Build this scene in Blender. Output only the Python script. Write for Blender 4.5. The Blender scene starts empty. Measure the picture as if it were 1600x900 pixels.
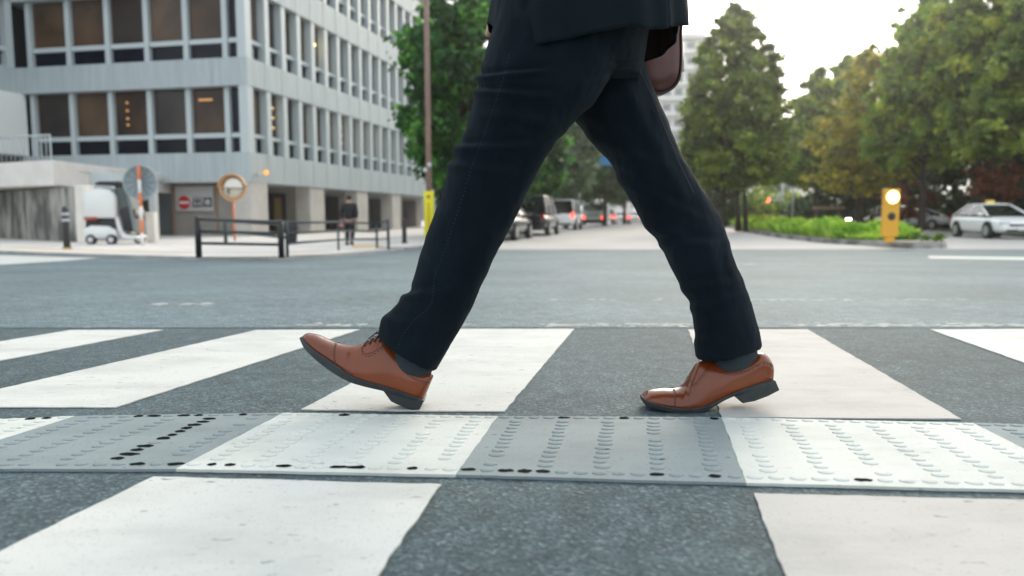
import bpy, bmesh, math, random
import numpy as np
from mathutils import Vector, Matrix, noise
from mathutils.bvhtree import BVHTree
from mathutils.geometry import tessellate_polygon
R = math.radians
PI = math.pi
random.seed(7)
SC = bpy.context.scene
COL = SC.collection

# ---------------------------------------------------------------- camera, light, exposure
F = 1150.0                      # focal length in pixels of a 1600 px wide picture
CAMZ = 0.40
PITCH = math.atan(112.0 / F)
cam_d = bpy.data.cameras.new('camera')
cam = bpy.data.objects.new('camera', cam_d); COL.objects.link(cam)
cam_d.sensor_width = 36.0
cam_d.lens = 36.0 * F / 1600.0
cam.location = (0, 0, CAMZ)
cam.rotation_euler = (PI / 2 - PITCH, 0, 0)
cam_d.clip_start = 0.05
cam_d.clip_end = 6000
cam_d.dof.use_dof = True
cam_d.dof.focus_distance = 1.72
cam_d.dof.aperture_fstop = 2.8
SC.camera = cam

SUN_AZ, SUN_EL = R(20), R(24)
w = bpy.data.worlds.new('World'); SC.world = w; w.use_nodes = True
nt = w.node_tree; nt.nodes.clear()
sky = nt.nodes.new('ShaderNodeTexSky'); sky.sky_type = 'NISHITA'
sky.sun_disc = False; sky.sun_elevation = SUN_EL; sky.sun_rotation = SUN_AZ
sky.air_density = 1.0; sky.dust_density = 6.0; sky.ozone_density = 1.0
hsv = nt.nodes.new('ShaderNodeHueSaturation'); hsv.inputs['Saturation'].default_value = 0.45
mixc = nt.nodes.new('ShaderNodeMixRGB'); mixc.inputs[0].default_value = 0.72
mixc.inputs[2].default_value = (6.6, 7.3, 7.7, 1)         # thin cloud veil over the whole sky
bg = nt.nodes.new('ShaderNodeBackground'); bg.inputs['Strength'].default_value = 0.11
wo = nt.nodes.new('ShaderNodeOutputWorld')
nt.links.new(sky.outputs[0], hsv.inputs['Color']); nt.links.new(hsv.outputs[0], mixc.inputs[1])
nt.links.new(mixc.outputs[0], bg.inputs[0]); nt.links.new(bg.outputs[0], wo.inputs[0])
sun_d = bpy.data.lights.new('sun', 'SUN'); sun = bpy.data.objects.new('sun', sun_d); COL.objects.link(sun)
sun_d.energy = 1.3; sun_d.angle = R(26); sun_d.color = (1.0, 0.86, 0.66)
sdir = Vector((math.sin(SUN_AZ) * math.cos(SUN_EL), math.cos(SUN_AZ) * math.cos(SUN_EL), math.sin(SUN_EL)))
sun.rotation_euler = (-sdir).to_track_quat('-Z', 'Y').to_euler()
sun.location = (10, 10, 30)
SC.view_settings.view_transform = 'Standard'
SC.view_settings.look = 'None'
SC.view_settings.exposure = 1.04
SC.view_settings.gamma = 1
SC.view_settings.use_curve_mapping = False

# ---------------------------------------------------------------- measuring: pixel of the 1600x900 photo -> place
CP, SP = math.cos(PITCH), math.sin(PITCH)
def ray(px, py):
    a, b = (px - 800.0) / F, -(py - 450.0) / F
    return Vector((a, CP + b * SP, -SP + b * CP))
def at(px, py, Y):
    d = ray(px, py); return Vector((d.x / d.y * Y, Y, CAMZ + d.z / d.y * Y))
BR = [-80, 17, 18, 19, 20, 21, 22, 23]
def g(Y):
    if Y <= 17: return -0.026 * Y
    t = min(Y, 23) - 17
    return -0.442 - 0.026 * (t - t * t / 12)
def gnd(px, py, lift=0.0):
    lo, hi = 0.2, 2500.0
    d = ray(px, py); m = d.z / d.y
    f = lambda Y: CAMZ + m * Y - g(Y) - lift
    for _ in range(70):
        mid = (lo + hi) / 2
        if f(mid) > 0: lo = mid
        else: hi = mid
    return Vector((d.x / d.y * lo, lo, g(lo) + lift))
AZ = math.atan(250 / F)                      # direction of the boulevard
U = Vector((math.sin(AZ), math.cos(AZ), 0)); V = Vector((-math.cos(AZ), math.sin(AZ), 0))

# ---------------------------------------------------------------- materials
MATS = {}
def mat(name, col, rough=0.6, col2=None, vs=8.0, vd=3, mix=(0.35, 0.65), bs=0, bstr=0.2, bd=0.005, metal=0.0, spec=0.5,
        coat=0.0, sheen=0.0, emit=None, es=0.0, trans=0.0, stretch=None, rough2=None, alpha=None):
    if name in MATS: return MATS[name]
    m = bpy.data.materials.new(name); m.use_nodes = True; MATS[name] = m
    N, L = m.node_tree.nodes, m.node_tree.links
    p = N['Principled BSDF']; o = N['Material Output']
    c4 = (*col, 1)
    p.inputs['Base Color'].default_value = c4
    p.inputs['Roughness'].default_value = rough
    p.inputs['Metallic'].default_value = metal
    p.inputs['Specular IOR Level'].default_value = spec
    if coat: p.inputs['Coat Weight'].default_value = coat; p.inputs['Coat Roughness'].default_value = 0.12
    if sheen: p.inputs['Sheen Weight'].default_value = sheen; p.inputs['Sheen Roughness'].default_value = 0.4
    if emit: p.inputs['Emission Color'].default_value = (*emit, 1); p.inputs['Emission Strength'].default_value = es
    tc = N.new('ShaderNodeTexCoord'); mp = N.new('ShaderNodeMapping')
    L.new(tc.outputs['Object'], mp.inputs[0])
    if stretch: mp.inputs['Scale'].default_value = stretch
    if col2:
        n = N.new('ShaderNodeTexNoise'); n.inputs['Scale'].default_value = vs; n.inputs['Detail'].default_value = vd
        L.new(mp.outputs[0], n.inputs['Vector'])
        r = N.new('ShaderNodeMapRange'); r.inputs[1].default_value = mix[0]; r.inputs[2].default_value = mix[1]
        L.new(n.outputs[0], r.inputs[0])
        x = N.new('ShaderNodeMixRGB'); x.inputs[1].default_value = c4; x.inputs[2].default_value = (*col2, 1)
        L.new(r.outputs[0], x.inputs[0]); L.new(x.outputs[0], p.inputs['Base Color'])
        if rough2 is not None:
            r2 = N.new('ShaderNodeMapRange'); r2.inputs[3].default_value = rough; r2.inputs[4].default_value = rough2
            L.new(r.outputs[0], r2.inputs[0]); L.new(r2.outputs[0], p.inputs['Roughness'])
    if bs:
        n2 = N.new('ShaderNodeTexNoise'); n2.inputs['Scale'].default_value = bs; n2.inputs['Detail'].default_value = 4
        L.new(mp.outputs[0], n2.inputs['Vector'])
        b = N.new('ShaderNodeBump'); b.inputs['Strength'].default_value = bstr; b.inputs['Distance'].default_value = bd
        L.new(n2.outputs[0], b.inputs['Height']); L.new(b.outputs[0], p.inputs['Normal'])
    if trans:
        t = N.new('ShaderNodeBsdfTranslucent'); ms = N.new('ShaderNodeMixShader'); ms.inputs[0].default_value = trans
        if col2: L.new(x.outputs[0], t.inputs[0])
        else: t.inputs[0].default_value = c4
        L.new(p.outputs[0], ms.inputs[1]); L.new(t.outputs[0], ms.inputs[2]); L.new(ms.outputs[0], o.inputs[0])
    return m

def leaf_mat(name, c1, c2, c3):
    """leaves: colour differs from leaf to leaf (random per island) and in broad clumps"""
    if name in MATS: return MATS[name]
    m = bpy.data.materials.new(name); m.use_nodes = True; MATS[name] = m
    N, L = m.node_tree.nodes, m.node_tree.links
    p = N['Principled BSDF']; o = N['Material Output']
    p.inputs['Roughness'].default_value = 0.5; p.inputs['Specular IOR Level'].default_value = 0.4
    gi = N.new('ShaderNodeNewGeometry')
    tc = N.new('ShaderNodeTexCoord'); n = N.new('ShaderNodeTexNoise'); n.inputs['Scale'].default_value = 0.9
    L.new(tc.outputs['Object'], n.inputs['Vector'])
    a = N.new('ShaderNodeMath'); a.operation = 'MULTIPLY_ADD'; a.inputs[1].default_value = 0.45
    L.new(gi.outputs['Random Per Island'], a.inputs[0])
    s = N.new('ShaderNodeMath'); s.operation = 'MULTIPLY_ADD'; s.inputs[1].default_value = 2.2; s.inputs[2].default_value = -0.85
    L.new(n.outputs[0], s.inputs[0]); L.new(s.outputs[0], a.inputs[2])
    cr = N.new('ShaderNodeValToRGB'); e = cr.color_ramp.elements
    e[0].position = 0.0; e[0].color = (*c1, 1); e[1].position = 1.0; e[1].color = (*c3, 1)
    k = e.new(0.5); k.color = (*c2, 1)
    L.new(a.outputs[0], cr.inputs[0]); L.new(cr.outputs[0], p.inputs['Base Color'])
    t = N.new('ShaderNodeBsdfTranslucent'); ms = N.new('ShaderNodeMixShader'); ms.inputs[0].default_value = 0.5
    L.new(cr.outputs[0], t.inputs[0]); L.new(p.outputs[0], ms.inputs[1]); L.new(t.outputs[0], ms.inputs[2])
    L.new(ms.outputs[0], o.inputs[0])
    return m

def asphalt_mat(name='asphalt', k_=1.0, rough=.72, neutral=0.0):
    m = bpy.data.materials.new(name); m.use_nodes = True
    N, L = m.node_tree.nodes, m.node_tree.links; p = N['Principled BSDF']
    g_ = N.new('ShaderNodeNewGeometry')
    def noise_(sc, det=2, r=0.6):
        n = N.new('ShaderNodeTexNoise'); n.inputs['Scale'].default_value = sc; n.inputs['Detail'].default_value = det
        n.inputs['Roughness'].default_value = r; L.new(g_.outputs['Position'], n.inputs['Vector']); return n
    v = N.new('ShaderNodeTexVoronoi'); v.inputs['Scale'].default_value = 190; L.new(g_.outputs['Position'], v.inputs['Vector'])
    sep = N.new('ShaderNodeSeparateColor'); L.new(v.outputs['Color'], sep.inputs[0])
    cr = N.new('ShaderNodeValToRGB'); e = cr.color_ramp.elements
    e[0].position = 0.0; e[0].color = (0.026, 0.045, 0.054, 1)
    e[1].position = 1.0; e[1].color = (0.15, 0.185, 0.19, 1)
    k = e.new(0.55); k.color = (0.050, 0.080, 0.092, 1); k = e.new(0.90); k.color = (0.080, 0.116, 0.128, 1)
    L.new(sep.outputs[0], cr.inputs[0])
    big = noise_(0.7, 5); mr = N.new('ShaderNodeMapRange'); mr.inputs[1].default_value = 0.3; mr.inputs[2].default_value = 0.7
    mr.inputs[3].default_value = 0.78 * k_; mr.inputs[4].default_value = 1.25 * k_; L.new(big.outputs[0], mr.inputs[0])
    med = noise_(14, 3); m2 = N.new('ShaderNodeMapRange'); m2.inputs[1].default_value = 0.3; m2.inputs[2].default_value = 0.7
    m2.inputs[3].default_value = 0.75; m2.inputs[4].default_value = 1.25; L.new(med.outputs[0], m2.inputs[0])
    mu = N.new('ShaderNodeMath'); mu.operation = 'MULTIPLY'; L.new(mr.outputs[0], mu.inputs[0]); L.new(m2.outputs[0], mu.inputs[1])
    vm = N.new('ShaderNodeVectorMath'); vm.operation = 'SCALE'; L.new(cr.outputs[0], vm.inputs[0]); L.new(mu.outputs[0], vm.inputs['Scale'])
    hs_ = N.new('ShaderNodeHueSaturation'); hs_.inputs['Saturation'].default_value = 1 - neutral; L.new(vm.outputs[0], hs_.inputs['Color'])
    L.new(hs_.outputs[0], p.inputs['Base Color'])
    p.inputs['Roughness'].default_value = rough; p.inputs['Specular IOR Level'].default_value = 0.5
    b = N.new('ShaderNodeBump'); b.inputs['Strength'].default_value = 0.5; b.inputs['Distance'].default_value = 0.0022
    ad = N.new('ShaderNodeMath'); L.new(v.outputs['Distance'], ad.inputs[0]); L.new(noise_(60, 3).outputs[0], ad.inputs[1])
    L.new(ad.outputs[0], b.inputs['Height']); L.new(b.outputs[0], p.inputs['Normal'])
    return m

def paint_mat(name, col, dark, wear=0.66, grit=0.5):
    """road paint with small chips and grey scuffs"""
    m = bpy.data.materials.new(name); m.use_nodes = True; MATS[name] = m
    N, L = m.node_tree.nodes, m.node_tree.links; p = N['Principled BSDF']
    g_ = N.new('ShaderNodeNewGeometry')
    def noise_(sc, det=3, st=(1, 1, 1)):
        mp = N.new('ShaderNodeMapping'); mp.inputs['Scale'].default_value = st; L.new(g_.outputs['Position'], mp.inputs[0])
        n = N.new('ShaderNodeTexNoise'); n.inputs['Scale'].default_value = sc; n.inputs['Detail'].default_value = det
        n.inputs['Roughness'].default_value = 0.65
        L.new(mp.outputs[0], n.inputs['Vector']); return n
    def rng(n, a, b_, c=0.0, d=1.0):
        r = N.new('ShaderNodeMapRange'); r.inputs[1].default_value = a; r.inputs[2].default_value = b_
        r.inputs[3].default_value = c; r.inputs[4].default_value = d; L.new(n.outputs[0], r.inputs[0]); return r
    chips = rng(noise_(60, 6, (0.40, 1.0, 1)), wear, wear + 0.05)
    scuff = rng(noise_(6, 8, (.5, 1, 1)), 0.44, 0.74, 0, 0.55)
    x1 = N.new('ShaderNodeMixRGB'); x1.inputs[1].default_value = (*col, 1); x1.inputs[2].default_value = tuple(c * 0.60 for c in col) + (1,)
    L.new(scuff.outputs[0], x1.inputs[0])
    x2 = N.new('ShaderNodeMixRGB'); x2.inputs[2].default_value = (*dark, 1)
    fine = rng(noise_(210, 2), 0.64, 0.70, 0, .75); mxm = N.new('ShaderNodeMath'); mxm.operation = 'MAXIMUM'; L.new(chips.outputs[0], mxm.inputs[0]); L.new(fine.outputs[0], mxm.inputs[1])
    L.new(x1.outputs[0], x2.inputs[1]); L.new(mxm.outputs[0], x2.inputs[0]); L.new(x2.outputs[0], p.inputs['Base Color'])
    p.inputs['Roughness'].default_value = 0.75; p.inputs['Specular IOR Level'].default_value = .2
    b = N.new('ShaderNodeBump'); b.inputs['Strength'].default_value = grit; b.inputs['Distance'].default_value = 0.002
    L.new(noise_(130, 3).outputs[0], b.inputs['Height']); L.new(b.outputs[0], p.inputs['Normal'])
    return m

# ---------------------------------------------------------------- mesh helpers
class MB:
    def __init__(s): s.v = []; s.f = []
    def add(s, vs, fs):
        o = len(s.v); s.v += [tuple(x) for x in vs]; s.f += [tuple(i + o for i in f) for f in fs]; return s
    def box(s, c, size, rz=0, bev=0.0):
        x, y, z = (k / 2 for k in size)
        if bev > 0:
            b = min(bev, x * .9, y * .9, z * .9); bm = bmesh.new(); bmesh.ops.create_cube(bm, size=1)
            for v in bm.verts: v.co = Vector((v.co.x * 2 * x, v.co.y * 2 * y, v.co.z * 2 * z))
            bmesh.ops.bevel(bm, geom=bm.edges[:], offset=b, segments=2, affect='EDGES', profile=0.5)
            vs = [v.co.copy() for v in bm.verts]; bm.verts.index_update(); fs = [[v.index for v in f.verts] for f in bm.faces]; bm.free()
        else:
            vs = [Vector((i * x, j * y, k * z)) for k in (-1, 1) for j in (-1, 1) for i in (-1, 1)]
            fs = [(0, 2, 3, 1), (4, 5, 7, 6), (0, 1, 5, 4), (2, 6, 7, 3), (0, 4, 6, 2), (1, 3, 7, 5)]
        M = Matrix.Translation(Vector(c)) @ Matrix.Rotation(rz, 4, 'Z')
        return s.add([M @ v for v in vs], fs)
    def tube(s, path, r, n=10, cap=True):
        path = [Vector(p) for p in path]; rr = r if isinstance(r, (list, tuple)) else [r] * len(path)
        vs = []; fs = []; prev = None
        for i, p in enumerate(path):
            t = (path[min(i + 1, len(path) - 1)] - path[max(i - 1, 0)]).normalized()
            if prev is None:
                a = t.cross(Vector((0, 0, 1)))
                if a.length < 0.05: a = t.cross(Vector((1, 0, 0)))
            else: a = prev - t * prev.dot(t)
            a.normalize(); prev = a; b = t.cross(a)
            for k in range(n):
                th = 2 * PI * k / n; vs.append(p + (a * math.cos(th) + b * math.sin(th)) * rr[i])
        for i in range(len(path) - 1):
            for k in range(n):
                fs.append((i * n + k, i * n + (k + 1) % n, (i + 1) * n + (k + 1) % n, (i + 1) * n + k))
        if cap: fs.append(tuple(reversed(range(n)))); fs.append(tuple((len(path) - 1) * n + k for k in range(n)))
        return s.add(vs, fs)
    def rings(s, rings, closed=True, cap=True):
        n = len(rings[0]); vs = [p for r in rings for p in r]; fs = []
        for i in range(len(rings) - 1):
            for k in range(n if closed else n - 1):
                fs.append((i * n + k, i * n + (k + 1) % n, (i + 1) * n + (k + 1) % n, (i + 1) * n + k))
        if cap and closed:
            fs.append(tuple(reversed(range(n)))); fs.append(tuple((len(rings) - 1) * n + k for k in range(n)))
        return s.add(vs, fs)
    def ball(s, c, r, nu=12, nv=8):
        c = Vector(c); r = Vector((r, r, r)) if isinstance(r, (int, float)) else Vector(r)
        rg = []
        for i in range(nv + 1):
            ph = PI * (i + .02) / (nv + .04)
            rg.append([c + Vector((r.x * math.sin(ph) * math.cos(2 * PI * k / nu), r.y * math.sin(ph) * math.sin(2 * PI * k / nu), -r.z * math.cos(ph))) for k in range(nu)])
        return s.rings(rg)
    def disc(s, c, axis, r, th, n=28):
        c = Vector(c); axis = Vector(axis).normalized()
        return s.tube([c - axis * th / 2, c + axis * th / 2], r, n)
    def prism(s, poly, z0, z1):
        n = len(poly); a = sum(poly[i][0] * poly[(i + 1) % n][1] - poly[(i + 1) % n][0] * poly[i][1] for i in range(n))
        if a < 0: poly = poly[::-1]
        vs = [(p[0], p[1], z0) for p in poly] + [(p[0], p[1], z1) for p in poly]
        fs = [tuple(reversed(range(n))), tuple(range(n, 2 * n))] + [(i, (i + 1) % n, n + (i + 1) % n, n + i) for i in range(n)]
        return s.add(vs, fs)
    def build(s, name, m, parent=None, smooth=False, world=False, bevel=0.0):
        me = bpy.data.meshes.new(name)
        off = parent.location if (parent and world) else Vector((0, 0, 0))
        me.from_pydata([(v[0] - off[0], v[1] - off[1], v[2] - off[2]) for v in s.v], [], s.f); me.materials.append(m)
        if smooth: me.polygons.foreach_set('use_smooth', [True] * len(me.polygons))
        me.update()
        o = bpy.data.objects.new(name, me); COL.objects.link(o)
        if parent: o.parent = parent
        if bevel:
            b = o.modifiers.new('bevel', 'BEVEL'); b.width = bevel; b.segments = 2; b.limit_method = 'ANGLE'
        return o
def autosmooth(o, ang=40):
    me = o.data; me.polygons.foreach_set('use_smooth', [True] * len(me.polygons))
    bm = bmesh.new(); bm.from_mesh(me)
    for e in bm.edges:
        if len(e.link_faces) == 2 and e.calc_face_angle(0) > R(ang): e.smooth = False
    bm.to_mesh(me); bm.free(); return o
def tag(o, label=None, cat=None, group=None, kind=None):
    if label: o['label'] = label
    if cat: o['category'] = cat
    if group: o['group'] = group
    if kind: o['kind'] = kind
    return o
def thing(name, label, cat, loc=(0, 0, 0), rz=0, group=None):
    o = bpy.data.objects.new(name, None); COL.objects.link(o); o.location = loc; o.rotation_euler = (0, 0, rz)
    o.empty_display_size = 0.2
    return tag(o, label, cat, group)
KIDS = {}
def copy_tree(o, parent=None):
    c = o.copy(); COL.objects.link(c); c.parent = parent
    for ch in [x for x in COL.objects if x.parent == o]: copy_tree(ch, c)
    return c
def box_uv(): pass

def drape(name, polys, lift, m, jag=0.0, thick=0.0, kind='structure', label=None, cat=None, seed=0, step=0.02):
    """flat polygons (lists of xy) laid on the ground profile"""
    bm = bmesh.new(); rnd = random.Random(seed)
    for poly in polys:
        pts = []
        for i, p in enumerate(poly):
            q = poly[(i + 1) % len(poly)]; p = Vector((p[0], p[1])); q = Vector((q[0], q[1]))
            if jag:
                n = max(1, int((q - p).length / step)); nr = Vector((-(q - p).y, (q - p).x)).normalized()
                ph = rnd.random() * 100
                for k in range(n):
                    t = k / n; a = p + (q - p) * t
                    d = (noise.noise(Vector((t * n * 0.35, ph, 0))) * 1.0 + rnd.uniform(-.35, .35)) * jag
                    if 0 < k: a = a + nr * d
                    pts.append(a)
            else: pts.append(p)
        vs = [bm.verts.new((p.x, p.y, 0)) for p in pts]
        tris = tessellate_polygon([[Vector((p.x, p.y, 0)) for p in pts]])
        for t in tris:
            try: bm.faces.new([vs[i] for i in t])
            except ValueError: pass
    for y in BR[1:]:
        bmesh.ops.bisect_plane(bm, geom=bm.verts[:] + bm.edges[:] + bm.faces[:], plane_co=(0, y, 0), plane_no=(0, 1, 0))
    for v in bm.verts: v.co.z = g(v.co.y) + lift
    bmesh.ops.recalc_face_normals(bm, faces=bm.faces[:])
    for f in bm.faces:
        if f.normal.z < 0: f.normal_flip()
    if thick:
        r = bmesh.ops.extrude_face_region(bm, geom=bm.faces[:])
        top = [e for e in r['geom'] if isinstance(e, bmesh.types.BMVert)]
        old = [v for v in bm.verts if v not in set(top)]
        for v in old: v.co.z -= thick
        bmesh.ops.recalc_face_normals(bm, faces=bm.faces[:])
    me = bpy.data.meshes.new(name); bm.to_mesh(me); bm.free(); me.materials.append(m)
    o = bpy.data.objects.new(name, me); COL.objects.link(o)
    if kind: o['kind'] = kind
    if label: o['label'] = label
    if cat: o['category'] = cat
    return o
# ================================================================ GROUND
M_ASPH = asphalt_mat('asphalt', 1.0, .85)
M_PAINT = paint_mat('road_paint', (0.57, 0.575, 0.55), (0.22, 0.235, 0.235), 0.625)
M_PAINT2 = paint_mat('road_paint_pinkish', (0.46, 0.445, 0.43), (0.26, 0.255, 0.245), 0.64)
M_TGREY = paint_mat('tactile_grey', (0.235, 0.275, 0.285), (0.06, 0.08, 0.085), 0.66, 0.3)
M_TWHITE = paint_mat('tactile_white', (0.57, 0.59, 0.56), (0.33, 0.37, 0.37), 0.63, 0.3)
M_CONC_ROAD = mat('pale_roadway', (0.46, 0.44, 0.425), 0.8, (0.39, 0.375, 0.36), 0.5, 4, bs=60, bstr=.3)
M_PAVE = mat('pavement_pale', (0.74, 0.70, 0.66), 0.8, (0.62, 0.585, 0.56), 1.2, 4, bs=40, bstr=.3)
M_BLACK = mat('black_rubber', (0.006, 0.008, 0.010), 0.9, spec=.05)

bm = bmesh.new()
xs = [-3000, -400, -80, -20, 0, 20, 80, 400, 3000]; ys = BR + [40, 120, 400, 3000]
gv = [[bm.verts.new((x, y, g(y))) for x in xs] for y in ys]
for i in range(len(ys) - 1):
    for j in range(len(xs) - 1): bm.faces.new((gv[i][j], gv[i][j + 1], gv[i + 1][j + 1], gv[i + 1][j]))
me = bpy.data.meshes.new('ground'); bm.to_mesh(me); bm.free(); me.materials.append(M_ASPH)
o = bpy.data.objects.new('ground', me); COL.objects.link(o); o['kind'] = 'structure'

jxy = [gnd(x, y).xy[:] for x, y in ((-500, 513), (2100, 512))]
drape('road', [[jxy[0], jxy[1], (60, 21.5), (-60, 21.5)]], 0.002, asphalt_mat('worn_asphalt', 1.75, .8, .15), jag=.004, step=.3)
def P(*pts): return [gnd(x, y).xy[:] for x, y in pts]
far_row = [((110, 517), (255, 516.5), (-300, 622), (-300, 584)), ((400, 517), (562, 516), (180, 638.5), (-122, 638)),
           ((712, 515), (897, 515), (788, 645), (470, 642)), ((1075, 516), (1262, 516), (1502, 657), (1128, 654)),
           ((1453, 516), (1650, 515), (2240, 660), (1850, 657))]
near_row = [((240, 748), (690, 760), (478, 1060), (-400, 1060)), ((1178, 774), (1850, 791), (2600, 1060), (1286, 1060)),
            ((-900, 760), (-230, 750), (-1000, 1060), (-2000, 1060))]
for i, q in enumerate(far_row + near_row):
    drape('crosswalk_stripe', [P(*q)], 0.004, M_PAINT2 if i in (3, 6) else M_PAINT, jag=0.0032, thick=0.003, seed=i + 3)

# raised tactile panels with truncated studs
panels = [('W', (-250, 670), (118, 654), (-145, 738), (-700, 738)), ('G', (118, 654), (442, 649), (275, 738), (-145, 738)),
          ('W', (442, 649), (778, 654), (712, 747), (275, 738)), ('G', (778, 654), (1127, 656), (1166, 760), (712, 747)),
          ('W', (1127, 656), (1520, 665), (1736, 775), (1166, 760)), ('G', (1520, 665), (1900, 675), (2250, 790), (1736, 775))]
rnd = random.Random(5)
for pi, (kind, a, b, c, d) in enumerate(panels):
    A, B, C_, D = [gnd(*p) for p in (a, b, c, d)]
    m = M_TWHITE if kind == 'W' else M_TGREY
    o = drape('tactile_panel', [[A.xy[:], B.xy[:], C_.xy[:], D.xy[:]]], 0.006, m, jag=0.0022, thick=0.005, seed=pi)
    def bil(u, v): return (A * (1 - u) + B * u) * (1 - v) + (D * (1 - u) + C_ * u) * v
    st = MB(); blk = MB()
    def stud(p, worn=False, r=0.0105):
        z0 = g(p.y) + 0.0058; r *= rnd.uniform(.85, 1.08)
        k = 12
        if worn:
            wx = rnd.uniform(.9, 1.7); blk.add([(p.x + wx * r * math.cos(2 * PI * i / k) * rnd.uniform(.8, 1.1), p.y + .9 * r * math.sin(2 * PI * i / k) * rnd.uniform(.6, 1.1), z0 + 0.0012) for i in range(k)], [tuple(range(k))])
            return
        rg = []
        for rr, h in ((1.0, 0), (0.86, 0.0016), (0.60, 0.0025), (0.2, 0.0028)):
            rg.append([(p.x + 1.25 * r * rr * math.cos(2 * PI * i / k), p.y + r * rr * math.sin(2 * PI * i / k), z0 + h) for i in range(k)])
        st.rings(rg)
    W = (B - A).length; nrow = 6 if kind == 'W' else 5
    for i in range(nrow):
        u = (i + 0.5) / nrow
        for j in range(12):
            v = 0.12 + 0.0665 * j
            worn = kind == 'G' and pi == 1 and i == 3 and rnd.random() < .8
            if rnd.random() < 0.05: continue
            stud(bil(u + rnd.gauss(0, .003), v), worn, .0115)
    n = int(W / 0.031)
    for i in range(n):
        u = (i + .5) / n
        for v in (0.035, 0.935):
            q = rnd.random()
            if q < 0.03: continue
            worn = (q < (0.36 if (v > .5 or pi == 1) else 0.14))
            stud(bil(u, v), worn)
    if st.v:
        s = st.build('studs', m, o); 
        s.data.polygons.foreach_set('use_smooth', [True] * len(s.data.polygons))
    if blk.v: blk.build('worn_studs', M_BLACK, o)

# old worn-off lines: scattered flakes of paint
def flakes(px0, px1, y0, y1, n, seed, wd=1.0, name='worn_line'):
    r = random.Random(seed); polys = []; a, b = gnd(px0, y0), gnd(px1, y1)
    for i in range(n):
        t = r.random(); dens = noise.noise(Vector((t * 9, seed * 3.1, 0)))
        if dens < 0.08 + r.uniform(-.15, .15): continue
        c = a + (b - a) * t; c.y += r.gauss(0, 0.028 * wd)
        L = r.uniform(0.004, 0.035) * wd; W = L * r.uniform(.2, .6); k = 7
        polys.append([(c.x + L * math.cos(2 * PI * q / k) * r.uniform(.6, 1.1), c.y + W * math.sin(2 * PI * q / k) * r.uniform(.6, 1.1)) for q in range(k)])
    return drape(name, polys, 0.003, M_PAINT)
flakes(430, 1640, 508.5, 508.5, 800, 1)
flakes(700, 1520, 468, 469, 260, 2, 1.2)
flakes(225, 330, 476, 476, 130, 3, 1.3)
flakes(1105, 1200, 413, 413, 120, 4, 2.2)
drape('lane_line', [P((1450, 400), (1800, 405), (1830, 411), (1452, 404))], 0.004, M_PAINT, jag=.01, step=.1)
drape('lane_line', [P((1462, 385.5), (1492, 386), (1500, 390), (1468, 389.5))], 0.004, M_PAINT, jag=.01, step=.1)
drape('crosswalk_stripe', [P((-300, 396), (0, 399), (155, 403.5), (100, 408), (0, 414), (-300, 425))], 0.004, M_PAINT, jag=.02, step=.2)

# pale boulevard beyond the junction
def along(p, L, off=0.0): q = Vector((p[0], p[1], 0)) + U * L - V * off; return (q.x, q.y)
bl = (-2.2, 20.0); br = (26.0, 19.6)
drape('boulevard_road', [[bl, (10.4, 20.1), (19, 20.3), (60, 24), along((60, 24), 300), along(bl, 400)]], 0.004, M_CONC_ROAD)
for k in range(9):      # broken centre line along the boulevard
    s = along((4.6, 22.0), 9.0 * k); e = along(s, 4.0)
    drape('lane_line', [[s, along(s, 0, .14), along(e, 0, .14), e]], 0.008, M_PAINT)

# corner pavement on the left with low kerb and yellow guiding strip
kerb = [(-900, 386), (-300, 390), (0, 396), (150, 402.5), (300, 407), (420, 407), (520, 402), (600, 394.5), (650, 388), (690, 383)]
kp = [gnd(x, y).xy[:] for x, y in kerb]; kend = along(kp[-1], 6); kend = (kend[0] - .3, kend[1]); 
pav = kp + [along((-1.0, 27), 0), along((-1.0, 27), 300), (-200, 300), (-200, kp[0][1])]
drape('pavement', [pav], 0.055, M_PAVE, thick=0.06)
def offset_strip(pts, d0, d1):
    a, b = [], []
    for i, p in enumerate(pts):
        p0 = Vector(pts[max(i - 1, 0)]); p1 = Vector(pts[min(i + 1, len(pts) - 1)])
        t = (p1 - p0).normalized(); n = Vector((-t.y, t.x)); p = Vector(p)
        a.append((p + n * d0)[:]); b.append((p + n * d1)[:])
    return a + b[::-1]
drape('kerb', [offset_strip(kp, -0.02, 0.16)], 0.063, mat('kerb_stone', (0.42, 0.40, 0.38), .8, (0.3, .29, .28), 2), thick=0.065)
kk = [gnd(x, y).xy[:] for x, y in [(-300, 386), (0, 390.5), (150, 396), (300, 400), (420, 400), (520, 396)]]
drape('guiding_strip', [offset_strip(kk, 0, 0.42)], 0.060, mat('yellow_tactile', (0.78, 0.50, 0.20), .8, (0.62, .45, .26), 2))
drape('guiding_strip', [P((548, 386), (592, 385), (600, 388.5), (552, 391))], 0.060, MATS['yellow_tactile'])

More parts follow.
